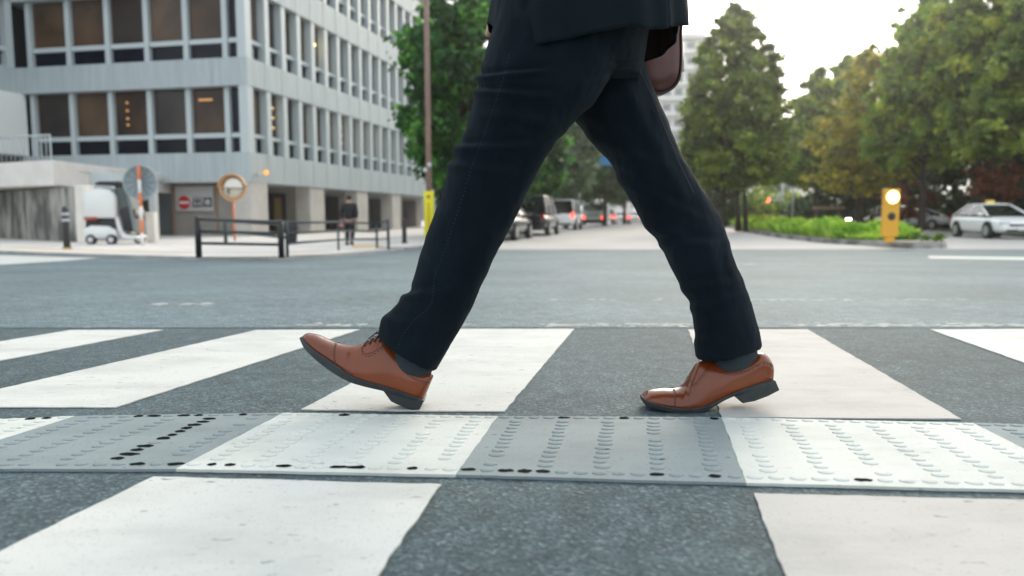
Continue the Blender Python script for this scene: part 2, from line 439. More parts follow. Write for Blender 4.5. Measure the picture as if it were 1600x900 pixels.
# median with kerb
M_KERB2 = mat('kerb_dark', (0.16, 0.16, 0.155), .85, (0.36, 0.35, 0.33), 0.9, 2, mix=(.45, .55))
ml = [(1422, 389), (1350, 384), (1287, 380), (1219, 372), (1162, 362), (1128, 353)]
mlp = [gnd(x, y) for x, y in ml]; mlp = [(p.x, p.y) for p in mlp]
e0 = along(mlp[-1], 60)
mright = [along((12.9, 21.6), L) for L in (52, 30, 14, 5)] + [(12.75, 21.6), (12.1, 20.75)]
med_poly = mlp + [e0, along((12.9, 21.6), 112)] + mright
drape('median_kerb', [med_poly], 0.16, M_KERB2, thick=0.165)
def inset(poly, d):
    c = []; n = len(poly)
    s = sum(poly[i][0] * poly[(i + 1) % n][1] - poly[(i + 1) % n][0] * poly[i][1] for i in range(n)); sg = 1 if s > 0 else -1
    for i in range(n):
        a, p, b = Vector(poly[i - 1]), Vector(poly[i]), Vector(poly[(i + 1) % n])
        t1 = (p - a).normalized(); t2 = (b - p).normalized(); nr = (Vector((-t1.y, t1.x)) + Vector((-t2.y, t2.x)))
        nr = nr.normalized() * sg * d; c.append((p + nr)[:])
    return c
drape('median_paving', [inset(med_poly, .18)], 0.168, mat('median_soil', (0.34, 0.31, 0.28), .9, (0.22, 0.19, .16), 1.5))
# right-hand pavement strip / ground under the park trees
drape('park_ground', [[along((20.5, 24), 8), along((60, 24), 8), (200, 60), (260, 300), along((16.0, 22), 330), along((22.0, 22), 20)]], 0.10,
      mat('park_soil', (0.06, 0.065, 0.04), .9, (0.09, 0.08, .05), .6), thick=.1)
# ================================================================ THE WALKING MAN
YF = gnd(648, 641).y + 0.02      # depth of both shoes
YG = gnd(1085, 647).y
print('shoe depth', YF, YG)
YC1, YC2 = YG + 0.055, YG + 0.06
YP = YG + 0.055                  # depth of the pelvis
man = thing('person', 'man in dark navy suit and tan leather shoes striding left across the crosswalk', 'person', (at(850, 640, YP).x, YP, g(YP)))

M_SHOE = mat('tan_leather', (0.205, 0.042, 0.006), 0.25, (0.115, 0.021, 0.004), 5, 4, (.35, .80), bs=260, bstr=.10, bd=.001, coat=.28, spec=.42)
M_SHOE_D = mat('burnt_leather', (0.12, 0.03, 0.012), 0.35)
M_SOLE = mat('sole_rubber', (0.016, 0.021, 0.025), 0.55, (0.03, .036, .04), 30)
M_LACE = mat('lace_cord', (0.05, 0.015, 0.018), 0.7)
M_SOCK = mat('sock_knit', (0.022, 0.034, 0.042), 0.9, bs=600, bstr=.5, bd=.001, stretch=(1, 1, .2))

def suit_mat(name, c, c2):
    m = bpy.data.materials.new(name); m.use_nodes = True
    N, L = m.node_tree.nodes, m.node_tree.links; p = N['Principled BSDF']
    tc = N.new('ShaderNodeTexCoord')
    wv = N.new('ShaderNodeTexWave'); wv.inputs['Scale'].default_value = 260; wv.wave_type = 'BANDS'; wv.bands_direction = 'DIAGONAL'
    L.new(tc.outputs['Object'], wv.inputs[0])
    n = N.new('ShaderNodeTexNoise'); n.inputs['Scale'].default_value = 420; n.inputs['Detail'].default_value = 2; L.new(tc.outputs['Object'], n.inputs[0])
    n3 = N.new('ShaderNodeTexNoise'); n3.inputs['Scale'].default_value = 7; n3.inputs['Detail'].default_value = 4; L.new(tc.outputs['Object'], n3.inputs[0])
    sm = N.new('ShaderNodeMath'); sm.operation = 'MULTIPLY'; L.new(n.outputs[0], sm.inputs[0]); L.new(n3.outputs[0], sm.inputs[1])
    r = N.new('ShaderNodeMapRange'); r.inputs[1].default_value = .12; r.inputs[2].default_value = .40; L.new(sm.outputs[0], r.inputs[0])
    x = N.new('ShaderNodeMixRGB'); x.inputs[1].default_value = (*c, 1); x.inputs[2].default_value = (*c2, 1)
    L.new(r.outputs[0], x.inputs[0]); L.new(x.outputs[0], p.inputs['Base Color'])
    p.inputs['Roughness'].default_value = 0.78; p.inputs['Specular IOR Level'].default_value = .11
    p.inputs['Sheen Weight'].default_value = 0.06; p.inputs['Sheen Roughness'].default_value = 0.45; p.inputs['Sheen Tint'].default_value = (.55, .7, .8, 1)
    b = N.new('ShaderNodeBump'); b.inputs['Strength'].default_value = .7; b.inputs['Distance'].default_value = .0009
    ad = N.new('ShaderNodeMath'); L.new(wv.outputs['Fac'], ad.inputs[0]); L.new(n.outputs[0], ad.inputs[1])
    L.new(ad.outputs[0], b.inputs['Height'])
    n2 = N.new('ShaderNodeTexNoise'); n2.inputs['Scale'].default_value = 22; n2.inputs['Detail'].default_value = 3; L.new(tc.outputs['Object'], n2.inputs[0])
    b2 = N.new('ShaderNodeBump'); b2.inputs['Strength'].default_value = .35; b2.inputs['Distance'].default_value = .004
    L.new(n2.outputs[0], b2.inputs['Height']); L.new(b2.outputs[0], b.inputs['Normal']); L.new(b.outputs[0], p.inputs['Normal'])
    return m
M_SUIT = suit_mat('navy_wool', (0.0012, 0.0045, 0.0080), (0.0048, 0.0115, 0.0180))
M_SUIT2 = suit_mat('navy_wool_jacket', (0.004, 0.009, 0.0125), (0.0075, 0.0145, 0.019))

def make_shoe(st, Yc, sole_bot, heel_poly, laces, open_from, name_label):
    """st: (bottom px, top px, half width, q) from toe to heel"""
    # resample stations smoothly
    def cr(p0, p1, p2, p3, t):
        return 0.5 * ((2 * p1) + (-p0 + p2) * t + (2 * p0 - 5 * p1 + 4 * p2 - p3) * t * t + (-p0 + 3 * p1 - 3 * p2 + p3) * t ** 3)
    A = np.array([[*a, *b, w, q] for a, b, w, q in st], float); n0 = len(A); rows = []; par = []
    for i in range(n0 - 1):
        for k in range(5):
            t = k / 5; rows.append(cr(A[max(i - 1, 0)], A[i], A[i + 1], A[min(i + 2, n0 - 1)], t)); par.append(i + t)
    rows.append(A[-1]); par.append(n0 - 1)
    K = 15
    def point(row, th, side, infl=0.0):
        wd = max(row[4], .004)
        B = at(row[0], row[1], Yc - wd); B.y = Yc; T = at(row[2], row[3], Yc)
        v = (1 - math.cos(th)) / 2
        h = max(0.0, (1 - v ** row[5])) ** 0.56
        h *= 0.95 + 0.05 * math.sin(min(v * 6, PI / 2))
        p = B.lerp(T, v); p.y = Yc + side * wd * h
        return p
    def row_at(s):
        i = min(int(s), n0 - 2); t = s - i
        return cr(A[max(i - 1, 0)], A[i], A[i + 1], A[min(i + 2, n0 - 1)], t)
    rg = []
    for r in rows:
        ring = [point(r, PI * j / K, -1) for j in range(K + 1)] + [point(r, PI * j / K, 1) for j in range(K - 1, 0, -1)]
        rg.append(ring)
    # creases over the ball of the foot
    for ri, s in enumerate(par):
        c = 0.0
        for cs, amp in ((5.1, .0012), (5.6, -.0016), (6.1, .0012)):
            c += amp * math.exp(-((s - cs) / .25) ** 2)
        if abs(c) > 1e-5:
            cen = sum(rg[ri], Vector((0, 0, 0))) / len(rg[ri])
            for j, p in enumerate(rg[ri]):
                wgt = math.sin(PI * min(1, (j if j <= K else 2 * K - j) / K))
                d = (p - cen).normalized(); p += d * c * wgt * 1.1
    mb = MB().rings(rg); sh = mb.build('shoe', M_SHOE, man, True, True)
    ss = sh.modifiers.new('subdivision', 'SUBSURF'); ss.levels = 1; ss.render_levels = 1
    off = man.location
    def surf(s, thd, side=-1, lift=.0012):
        p = point(row_at(s), R(thd), side); r0 = row_at(s)
        cen = at(r0[0], r0[1], Yc).lerp(at(r0[2], r0[3], Yc), .4); n = (p - cen).normalized()
        return p + n * lift
    # welt and sole
    so = MB(); rgs = []
    SBp = np.array(sole_bot, float)
    for r, s in zip(rows[::2] if True else rows, par[::2]):
        wd = max(r[4], .004) + .0045
        f = s / (n0 - 1) * (len(SBp) - 1); i = min(int(f), len(SBp) - 2); t = f - i
        sb = cr(SBp[max(i - 1, 0)], SBp[i], SBp[i + 1], SBp[min(i + 2, len(SBp) - 1)], t)
        tp = at(r[0], r[1], Yc - wd); bt = at(sb[0], sb[1], Yc - wd)
        ring = [Vector((tp.x, Yc - wd, tp.z + .001)), Vector((tp.x, Yc + wd, tp.z + .001)), Vector((bt.x, Yc + wd * .96, bt.z)), Vector((bt.x, Yc - wd * .96, bt.z))]
        rgs.append(ring)
    so.rings(rgs); so_o = so.build('sole', M_SOLE, sh, False, False)
    for v in so_o.data.vertices: v.co -= off
    bv = so_o.modifiers.new('bevel', 'BEVEL'); bv.width = .0016; bv.segments = 2
    # heel block (side outline extruded across the width)
    hw = .0335; n = len(heel_poly); f_ = [at(x, y, Yc - hw) for x, y in heel_poly]
    vs = [Vector((p.x, Yc - hw, p.z)) for p in f_] + [Vector((p.x, Yc + hw, p.z)) for p in f_]
    hb = MB().add(vs, [tuple(range(n)), tuple(reversed(range(n, 2 * n)))] + [(i, n + i, n + (i + 1) % n, (i + 1) % n) for i in range(n)])
    ho = hb.build('heel', M_SOLE, sh)
    for v in ho.data.vertices: v.co -= off
    bv = ho.modifiers.new('bevel', 'BEVEL'); bv.width = .0022; bv.segments = 2
    # stitched seams and punched holes
    shoe_bits = []
    def path(pts, n=40):
        out = []
        P_ = [Vector((a, b)) for a, b in pts]
        for i in range(len(P_) - 1):
            for k in range(n // (len(P_) - 1)):
                t = k / (n // (len(P_) - 1))
                q = 0.5 * ((2 * P_[i]) + (-P_[max(i - 1, 0)] + P_[i + 1]) * t + (2 * P_[max(i - 1, 0)] - 5 * P_[i] + 4 * P_[i + 1] - P_[min(i + 2, len(P_) - 1)]) * t * t + (-P_[max(i - 1, 0)] + 3 * P_[i] - 3 * P_[i + 1] + P_[min(i + 2, len(P_) - 1)]) * t ** 3)
                out.append((q.x, q.y))
        out.append((P_[-1].x, P_[-1].y)); return out
    cap = path([(4.3, 12), (4.15, 60), (4.05, 110), (4.0, 165)])
    fac = path([(6.4, 160), (6.7, 120), (7.6, 112), (8.6, 128), (9.0, 140)])
    top = path([(9.0, 140), (9.9, 128), (11, 118), (12.4, 118), (14.3, 122)])
    for side in (-1, 1):
        for pth in (cap, fac, top):
            pts = [surf(s, a, side, .0006) for s, a in pth]; seam = MB(); holes = MB(); shoe_bits += [(seam, 'seam', M_SHOE_D), (holes, 'punched_holes', M_LACE)]
            seam.tube(pts, .0009, 5)
            acc = 0; last = pts[0]
            for p, (s, a) in zip(pts, pth):
                acc += (p - last).length; last = p
                if acc > .0062 and pth is not None:
                    acc = 0; q = surf(s + .10 if pth is cap else s, a - (0 if pth is cap else 7), side, .0003); holes.ball(q, .0015, 6, 4)
    for b_, nm, mm in shoe_bits:
        o_ = b_.build(nm, mm, sh)
        for v in o_.data.vertices: v.co -= off
    if laces:
        lb = MB()
        for k in range(5):
            s = 6.6 + k * .52
            pts = [surf(s + (.25 * j / 6), 168 - 26 * (1 - j / 6.0) if j < 6 else 168, -1, .003) for j in range(7)]
            pts += [surf(s + .25 * (6 - j) / 6, 168 - 26 * (j / 6.0), 1, .003) for j in range(7)]
            lb.tube(pts, .0017, 6)
        c = surf(8.5, 172, -1, .006)
        for sgn in (-1, 1):
            lb.tube([c, c + Vector((-.016, sgn * .012 - .006, .004)), c + Vector((-.028, sgn * .02 - .01, -.006)), c + Vector((-.016, sgn * .024 - .01, -.010)), c], .0016, 6)
            lb.tube([c, c + Vector((.004, sgn * .02 - .006, -.008)), c + Vector((.004, sgn * .032 - .01, -.020))], .0014, 6)
        o_ = lb.build('lace', M_LACE, sh, True)
        for v in o_.data.vertices: v.co -= off
    if name_label: sh['label'] = name_label
    return sh

front = [((472, 527.5), (475, 523), .012, 2.4), ((478, 536), (481, 520.5), .026, 2.4), ((490, 548), (495, 522.5), .037, 2.3), ((505, 558.5), (509, 528.5), .043, 2.1),
         ((520, 568.5), (525, 535), .047, 1.9), ((537, 580.5), (543, 539), .050, 1.8), ((552, 590), (560, 538.5), .050, 1.6), ((566, 595), (577, 532), .047, 1.5),
         ((582, 600), (592, 525.5), .043, 1.5), ((598, 604), (607, 528), .039, 1.8), ((612, 608), (626, 548), .036, 2.6), ((628, 613.5), (641, 567), .034, 4),
         ((642, 618.5), (656, 578), .033, 6), ((653, 622), (668, 582), .029, 6), ((659, 624), (675, 583.5), .022, 5), ((662, 624.8), (677.5, 588), .010, 3)]
f_sole = [(467, 528), (473, 542), (483, 554), (500, 569), (516, 581), (534, 592), (549, 599), (562, 603), (578, 607), (596, 611), (610, 615), (628, 620), (642, 624), (653, 627), (659, 628.5), (663, 629)]
f_heel = [(597, 609), (611, 628), (630, 636.5), (644, 641), (655.5, 640), (662.5, 626.5), (640, 618)]
make_shoe(front, YC1, f_sole, f_heel, True, 9, None)
rear = [((1004, 621), (1007, 616), .012, 2.4), ((1010, 627), (1012.5, 611), .027, 2.4), ((1020, 631), (1023, 608.5), .038, 2.2), ((1035, 635), (1038, 607), .045, 2.0),
        ((1050, 638), (1051, 607), .049, 1.9), ((1065, 640), (1065, 604), .051, 1.8), ((1079, 640), (1073, 594), .051, 1.6), ((1090, 639), (1080, 580), .048, 1.5),
        ((1101, 636.5), (1090, 566), .044, 1.6), ((1113, 631.5), (1108, 562.5), .040, 2.2), ((1127, 624.5), (1128, 567), .037, 3), ((1145, 616), (1148, 567), .035, 5),
        ((1165, 608), (1168, 560.5), .034, 6), ((1185, 601.5), (1187, 550.5), .031, 6), ((1201, 596.5), (1200, 557), .024, 4), ((1209, 594), (1208.5, 571), .011, 2.5)]
r_sole = [(1004, 627), (1010, 635), (1020, 639), (1035, 642.5), (1050, 645), (1065, 646.5), (1080, 647), (1090, 646.5), (1103, 643), (1115, 637), (1130, 628), (1147, 620), (1167, 613), (1187, 606), (1202, 601), (1212, 598)]
r_heel = [(1150, 619), (1153, 622), (1160.5, 630.5), (1180, 627), (1200, 619.5), (1218.5, 610), (1212, 594.5), (1180, 605)]
make_shoe(rear, YC2, r_sole, r_heel, False, 9, None)

# ---- trousers: two lofted legs and a pelvis, fused by a voxel remesh, then folded
HIP = 0.085
legF = [((592, 524), (683, 580)), ((593, 512), (690, 566)), ((603, 490), (706, 537)), ((626, 468), (721, 509)), ((641, 445), (736, 482)), ((652, 418), (748, 452)),
        ((662, 390), (759, 424)), ((673, 356), (775, 390)), ((682, 330), (789, 365)), ((690, 302), (803, 338)), ((696, 275), (817, 312)), ((706, 240), (836, 278)),
        ((722, 212), (855, 243)), ((732, 180), (878, 211)), ((739, 155), (902, 185)), ((746, 128), (930, 160)), ((753, 100), (950, 128)), ((763, 72), (966, 96)), ((775, 40), (975, 60)), ((785, 0), (985, 10))]
bF = [.064, .064, .064, .066, .067, .068, .069, .071, .073, .076, .079, .083, .087, .09, .092, .094, .095, .095, .095, .09]
yF = [YC1 + .005 + (YP - HIP - YC1 - .005) * min(1, i / 15) for i in range(20)]
legR = [((1087, 562), (1188, 540)), ((1085, 535), (1184, 515)), ((1083, 505), (1178, 490)), ((1079, 480), (1169, 462)), ((1066, 454), (1158, 432)), ((1049, 420), (1145, 402)),
        ((1036, 388), (1135, 370)), ((1015, 360), (1121, 337)), ((993, 326), (1103, 305)), ((970, 286), (1083, 272)), ((951, 252), (1064, 243)), ((934, 232), (1050, 213)),
        ((912, 204), (1036, 178)), ((893, 180), (1022, 146)), ((880, 152), (1011, 116)), ((872, 122), (1006, 92)), ((868, 92), (1008, 66)), ((866, 52), (1012, 22)), ((866, 0), (1014, -20))]
bR = [.064, .065, .066, .067, .068, .070, .072, .074, .077, .080, .083, .087, .09, .093, .095, .095, .095, .095, .09]
yR = [YC2 + (YP + HIP - YC2) * min(1, i / 14) for i in range(19)]
pel = [((760, 128), (1000, 122), .12), ((756, 100), (1004, 96), .16), ((764, 66), (1010, 60), .178), ((776, 20), (1013, 15), .18), ((790, -50), (1008, -60), .17), ((803, -120), (990, -130), .155), ((806, -160), (985, -165), .15)]

def leg_rings(pairs, bs, ys, n=56, crease=.10):
    A = np.array([[*a, *b, bb, yy] for (a, b), bb, yy in zip(pairs, bs, ys)], float); rings = []
    for i in range(len(A) - 1):
        for k in range(5):
            t = k / 5; p0, p1, p2, p3 = A[max(i - 1, 0)], A[i], A[i + 1], A[min(i + 2, len(A) - 1)]
            r = 0.5 * ((2 * p1) + (-p0 + p2) * t + (2 * p0 - 5 * p1 + 4 * p2 - p3) * t * t + (-p0 + 3 * p1 - 3 * p2 + p3) * t ** 3)
            rings.append(r)
    rings.append(A[-1]); out = []
    for r in rings:
        L_, R_ = at(r[0], r[1], r[5]), at(r[2], r[3], r[5]); c = (L_ + R_) / 2; h = (R_ - L_) / 2; ring = []
        for k in range(n):
            th = 2 * PI * k / n; ct, s_ = math.cos(th), math.sin(th)
            e = 0.88; ca = math.copysign(abs(ct) ** e, ct); sa = math.copysign(abs(s_) ** e, s_)
            # pressed crease front and back: a slightly pointed section
            ring.append(c + h * ca + Vector((0, r[4] * sa * (1 - crease * abs(ct) ** 3), 0)))
        out.append(ring)
    return out
tb = MB()
tb.rings(leg_rings(legF, bF, yF)); tb.rings(leg_rings(legR, bR, yR))
tb.rings(leg_rings([(a, b) for a, b, _ in pel], [c for _, _, c in pel], [YP] * len(pel), 64, .0))
raw = tb.build('trousers', M_SUIT, man, True, True)
rm = raw.modifiers.new('remesh', 'REMESH'); rm.mode = 'VOXEL'; rm.voxel_size = .0038; rm.use_smooth_shade = True
sm = raw.modifiers.new('smooth', 'SMOOTH'); sm.iterations = 5; sm.factor = .5
dg = bpy.context.evaluated_depsgraph_get(); bpy.context.view_layer.update(); dg.update()
ev = raw.evaluated_get(dg); me2 = bpy.data.meshes.new_from_object(ev); raw.modifiers.clear(); raw.data = me2
nv = len(me2.vertices); co = np.empty(nv * 3); me2.vertices.foreach_get('co', co); co = co.reshape(-1, 3) + np.array(man.location)
no = np.empty(nv * 3); me2.vertices.foreach_get('normal', no); no = no.reshape(-1, 3)
# world -> photo pixel, to lay the folds where the cloth bunches (joints, seat, hems)
yy = co[:, 1]; zz = co[:, 2] - CAMZ
dep = yy * CP - zz * SP; up = yy * SP + zz * CP
PX = 800 + F * co[:, 0] / dep; PY = 450 - F * up / dep
near = yy < YP + 0.01
def seg(px, py, a, b):
    a = np.array(a, float); b = np.array(b, float); d = b - a; L = np.hypot(*d)
    t = np.clip(((px - a[0]) * d[0] + (py - a[1]) * d[1]) / L ** 2, 0, 1)
    dist = ((px - a[0]) * d[1] - (py - a[1]) * d[0]) / L
    along_ = ((px - a[0]) * d[0] + (py - a[1]) * d[1]) / L ** 2
    fade = np.exp(-(np.clip(np.abs(along_ - .5) - .42, 0, 9) * 5) ** 2) * (1 - .55 * t)
    return dist, fade
disp = np.zeros(nv)
def fold(a, b, w_, amp, which):
    global disp
    d, f = seg(PX, PY, a, b)
    k = amp * f * (np.exp(-(d / w_) ** 2) - .75 * np.exp(-((d - w_ * 1.5) / w_) ** 2))
    disp += k * which
FN = (near & (PX < 960)).astype(float); RN = ((yy < YP + .3) & ~(near & (PX < 900))).astype(float)
for a, b, w_, amp in [((742, 122), (850, 112), 5, .0080), ((738, 143), (850, 150), 5.5, .0070), ((706, 232), (820, 228), 6, .0065), ((694, 258), (800, 270), 8, .0055),
                      ((690, 330), (775, 372), 9, .0030), ((628, 464), (700, 455), 7, .0075), ((604, 500), (670, 520), 9, .0045), ((850, 235), (752, 440), 15, .0045), ((800, 120), (745, 300), 14, .0030), ((648, 540), (700, 440), 11, .0035),
                      ((760, 180), (860, 190), 10, .0035), ((872, 205), (800, 178), 9, .0040)]:
    fold(a, b, w_, amp, FN)
for a, b, w_, amp in [((925, 214), (1040, 262), 8, .0055), ((968, 282), (1085, 338), 8, .0065), ((1012, 352), (1122, 392), 8, .0060), ((1030, 384), (1130, 380), 7, .0065), ((985, 150), (1075, 330), 13, .0060), ((1108, 390), (1150, 545), 12, .0060), ((930, 170), (1000, 250), 12, .0040),
                      ((1066, 452), (1150, 440), 8, .0055), ((1080, 482), (1160, 462), 7, .0060), ((1100, 430), (1110, 520), 10, .0035), ((960, 104), (1006, 101), 4, .0085), ((935, 130), (1000, 112), 6, .0040), ((1084, 535), (1150, 525), 7, .003)]:
    fold(a, b, w_, amp * .62, RN)
nz = np.array([noise.fractal(Vector((c[0] * 11, c[1] * 8, c[2] * 4.5)), .8, 2.1, 4) for c in co[::1]])
disp += nz * .0048
co2 = co + no * disp[:, None] - np.array(man.location)
me2.vertices.foreach_set('co', co2.ravel()); me2.polygons.foreach_set('use_smooth', [True] * len(me2.polygons)); me2.materials.clear(); me2.materials.append(M_SUIT); me2.update()
trousers = raw
bvh = BVHTree.FromPolygons([Vector(c) for c in (co2 + np.array(man.location))], [tuple(p.vertices) for p in me2.polygons])
def hit(px, py, bv=None):
    d = ray(px, py).normalized(); r = (bv or bvh).ray_cast(Vector((0, 0, CAMZ)), d); return (r[0], r[1]) if r[0] else (None, None)
def cr_path(pts, n):
    out = []; P_ = [Vector(p) for p in pts]
    for i in range(len(P_) - 1):
        for k in range(n):
            t = k / n; p0, p1, p2, p3 = P_[max(i - 1, 0)], P_[i], P_[i + 1], P_[min(i + 2, len(P_) - 1)]
            out.append(.5 * ((2 * p1) + (-p0 + p2) * t + (2 * p0 - 5 * p1 + 4 * p2 - p3) * t * t + (-p0 + 3 * p1 - 3 * p2 + p3) * t ** 3))
    return out + [P_[-1]]
# pick-stitching along the outer side seam, dash by dash
stb = MB(); ridge = MB()
sp = cr_path([(796, 80), (784, 132), (768, 176), (752, 222), (737, 262), (721, 314), (704, 365), (690, 404), (679, 433), (673, 475), (643, 505), (626, 530), (622, 545)], 34)
acc = 0; prevp = None
for i in range(len(sp) - 1):
    a, na = hit(*sp[i]); b, nb = hit(*sp[i + 1])
    if not a or not b or (a - b).length > .03: continue
    acc += (b - a).length
    if acc > .0072:
        acc = 0; d = (b - a).normalized(); stb.tube([a + na * .0004, a + d * .0026 + na * .0004], .00050, 5)
    
stb.build('seam_stitching', mat('stitch_thread', (0.045, 0.06, 0.08), .8), trousers)
for v in COL.objects[-1].data.vertices: v.co -= man.location
seamR = [hit(*p) for p in cr_path([(1000, 112), (1018, 150), (1034, 190), (1049, 226), (1066, 265), (1085, 303)], 12)]
seamR = [a + n * .0002 for a, n in seamR if a]
if len(seamR) > 5:
    stb = MB().tube(seamR, .0011, 6); o = stb.build('side_seam', mat('seam_edge', (0.03, 0.045, 0.055), .8), trousers, True)
    for v in o.data.vertices: v.co -= man.location

# ---- socks
def sock(pts, ys, label=None):
    rg = []
    for (cx, cy, hw, b), Yy in zip(pts, ys):
        L_, R_ = at(cx - hw, cy, Yy), at(cx + hw, cy, Yy); c = (L_ + R_) / 2; h = (R_ - L_) / 2
        rg.append([c + h * math.cos(2 * PI * k / 24) + Vector((0, b * math.sin(2 * PI * k / 24), 0)) for k in range(24)])
    o = MB().rings(rg).build('sock', M_SOCK, man, True, True); return o
sock([(640, 600, 24, .026), (642, 575, 36, .031), (648, 552, 35, .037), (660, 520, 34, .042), (680, 470, 36, .045)], [YC1] * 5)
sock([(1150, 600, 30, .024), (1149, 575, 36, .029), (1150, 556, 34, .034), (1144, 535, 36, .042), (1136, 500, 38, .046)], [YC2] * 5)

# ---- jacket shell
JC = at(918, 30, YP); JA, JB = .212, .195
def jpt(phi, z, s=1.0):
    zz = z - .8
    a = JA * s * (1 - .14 * max(0, min(1, zz / .3)) + .02 * max(0, (zz - .3) / .3)); b = JB * s * (1 - .14 * max(0, min(1, zz / .3)) + .22 * max(0, min(1, (zz - .3) / .3)))
    cx = JC.x + max(0, zz) * .03
    k = 1.0
    if z > 1.38: k = max(.22, math.cos(min(1.0, (z - 1.38) / .10) * 1.25))
    e = .85
    return Vector((cx - a * k * math.copysign(abs(math.cos(phi)) ** e, math.cos(phi)), YP - b * (k * .5 + .5 if z > 1.38 else 1) * (k if z > 1.42 else 1) * math.copysign(abs(math.sin(phi)) ** e, math.sin(phi)), z))
hem_pts = [(764, 20), (770, 40), (780, 60), (796, 69), (816, 73), (850, 69), (880, 61), (920, 52), (982, 41), (1000, 47), (1030, 46), (1066, 43)]
def hem_z(phi):
    ph = min(abs(phi), 2 * PI - abs(phi)); far = phi < 0 or phi > PI
    zc = .84
    for _ in range(4):
        p = jpt(ph, zc); dpt = p.y * CP - (p.z - CAMZ) * SP; px = 800 + F * p.x / dpt
        py = np.interp(px, [h[0] for h in hem_pts], [h[1] for h in hem_pts]); zc = at(px, py, p.y).z
    return zc - (.010 if far else 0)
def jwave(phi, z, hz):
    w_ = math.exp(-(z - hz) / .22)
    return .006 * w_ * math.sin(phi * 7 + 1) + .004 * w_ * math.sin(phi * 17 + z * 9)
def panel(p0, p1, s, nphi, flare0=0, flare1=0, ext=0.0):
    rg = []
    for i in range(nphi + 1):
        t = i / nphi; phi = p0 + (p1 - p0) * t; hz = hem_z(phi) - ext; row = []
        for j in range(46):
            q = j / 45; z = hz + (1.47 - hz) * q ** 1.15
            sc = s + jwave(phi, z, hz) / JA
            e = math.exp(-(z - hz) / .16)
            sc += e * (flare0 * math.exp(-(t * (p1 - p0) / .16) ** 2) + flare1 * math.exp(-((1 - t) * (p1 - p0) / .16) ** 2))
            row.append(jpt(phi, z, sc))
        rg.append(row)
    return rg
PV = 2.22    # side vent
jb = MB()
jb.rings(panel(-PV, PV, 1.0, 120, .05, .05), closed=False, cap=False)
jb.rings(panel(PV + .035, 2 * PI - PV - .035, .985, 60, .035, .035, -.004), closed=False, cap=False)
# sleeves: both elbows bent, hands in front of the chest / far hand down
def sleeve(pts, rr): jb.tube(pts, rr, 20)
X0 = JC.x
shN, shF = Vector((X0 + .03, YP - .20, 1.36)), Vector((X0 + .03, YP + .20, 1.36))
elN, elF = Vector((X0 + .14, YP - .25, 1.10)), Vector((X0 - .07, YP + .26, 1.08))
wrN, wrF = Vector((X0 - .06, YP - .24, 1.02)), Vector((X0 - .165, YP + .17, .91))
for a, b, c in ((shN, elN, wrN), (shF, elF, wrF)):
    sleeve([a + Vector((0, (YP - a.y) * .25, .01)), a, a.lerp(b, .35), a.lerp(b, .7), b, b.lerp(c, .25), b.lerp(c, .6), c], [.05, .085, .075, .068, .064, .06, .054, .048])
jk = jb.build('jacket', M_SUIT2, man, True, True)
so = jk.modifiers.new('solidify', 'SOLIDIFY'); so.thickness = .003; so.offset = -1
lb_ = MB(); lb_.rings(panel(PI + .12, 2 * PI - .5, .955, 60, 0, 0, -.006), closed=False, cap=False)
lin = lb_.build('lining', mat('lining_flare_tint', (.035, .014, .016), .5), jk, True)  # inside of the far flap; maroon tint is lens flare put into the colour
for v in lin.data.vertices: v.co -= man.location

# ---- body: one continuous skinned figure inside the clothes
def skin_body(name, joints, edges, m, parent, root=0, sub=2):
    me = bpy.data.meshes.new(name); off = parent.location if parent else Vector((0, 0, 0))
    me.from_pydata([Vector(j[0]) - off for j in joints], edges, []); me.materials.append(m)
    o = bpy.data.objects.new(name, me); COL.objects.link(o); o.parent = parent
    sk = o.modifiers.new('skin', 'SKIN'); sk.use_smooth_shade = True
    if not me.skin_vertices: 
        bpy.context.view_layer.objects.active = o
    for i, j in enumerate(joints):
        r = j[1]; sv = me.skin_vertices[0].data[i]; sv.radius = (r, r) if isinstance(r, (int, float)) else r; sv.use_root = (i == root)
    ss = o.modifiers.new('subdivision', 'SUBSURF'); ss.levels = sub; ss.render_levels = sub
    return o
M_SKIN = mat('skin', (0.50, 0.30, 0.22), .5, (0.44, .25, .18), 12)
aF = at(645, 570, YC1); kF = at(720, 375, YP - .035); hF = at(860, 110, YP - .08)
aR = at(1150, 572, YC2); kR = at(1072, 350, YP + .06); hR = at(935, 105, YP + .08)
toeF = at(580, 583, YC1); toeR = at(1090, 622, YC2)
pc = at(890, 40, YP)
J = [(pc, .11), (Vector((X0, YP, 1.02)), .115), (Vector((X0, YP, 1.2)), .13), (Vector((X0 + .01, YP, 1.34)), .11), (Vector((X0, YP, 1.45)), .055), (Vector((X0 - .01, YP, 1.53)), (.07, .075)), (Vector((X0 - .02, YP, 1.60)), (.085, .095)), (Vector((X0 - .015, YP, 1.68)), (.07, .08)),
     (hF, .075), (kF, .045), (aF, .024), (toeF, .014), (hR, .075), (kR, .045), (aR, .022), (toeR, .014)]
E = [(0, 1), (1, 2), (2, 3), (3, 4), (4, 5), (5, 6), (6, 7), (0, 8), (8, 9), (9, 10), (10, 11), (0, 12), (12, 13), (13, 14), (14, 15)]
J.append((Vector((X0 - .115, YP, 1.575)), .010)); E.append((6, len(J) - 1))          # nose
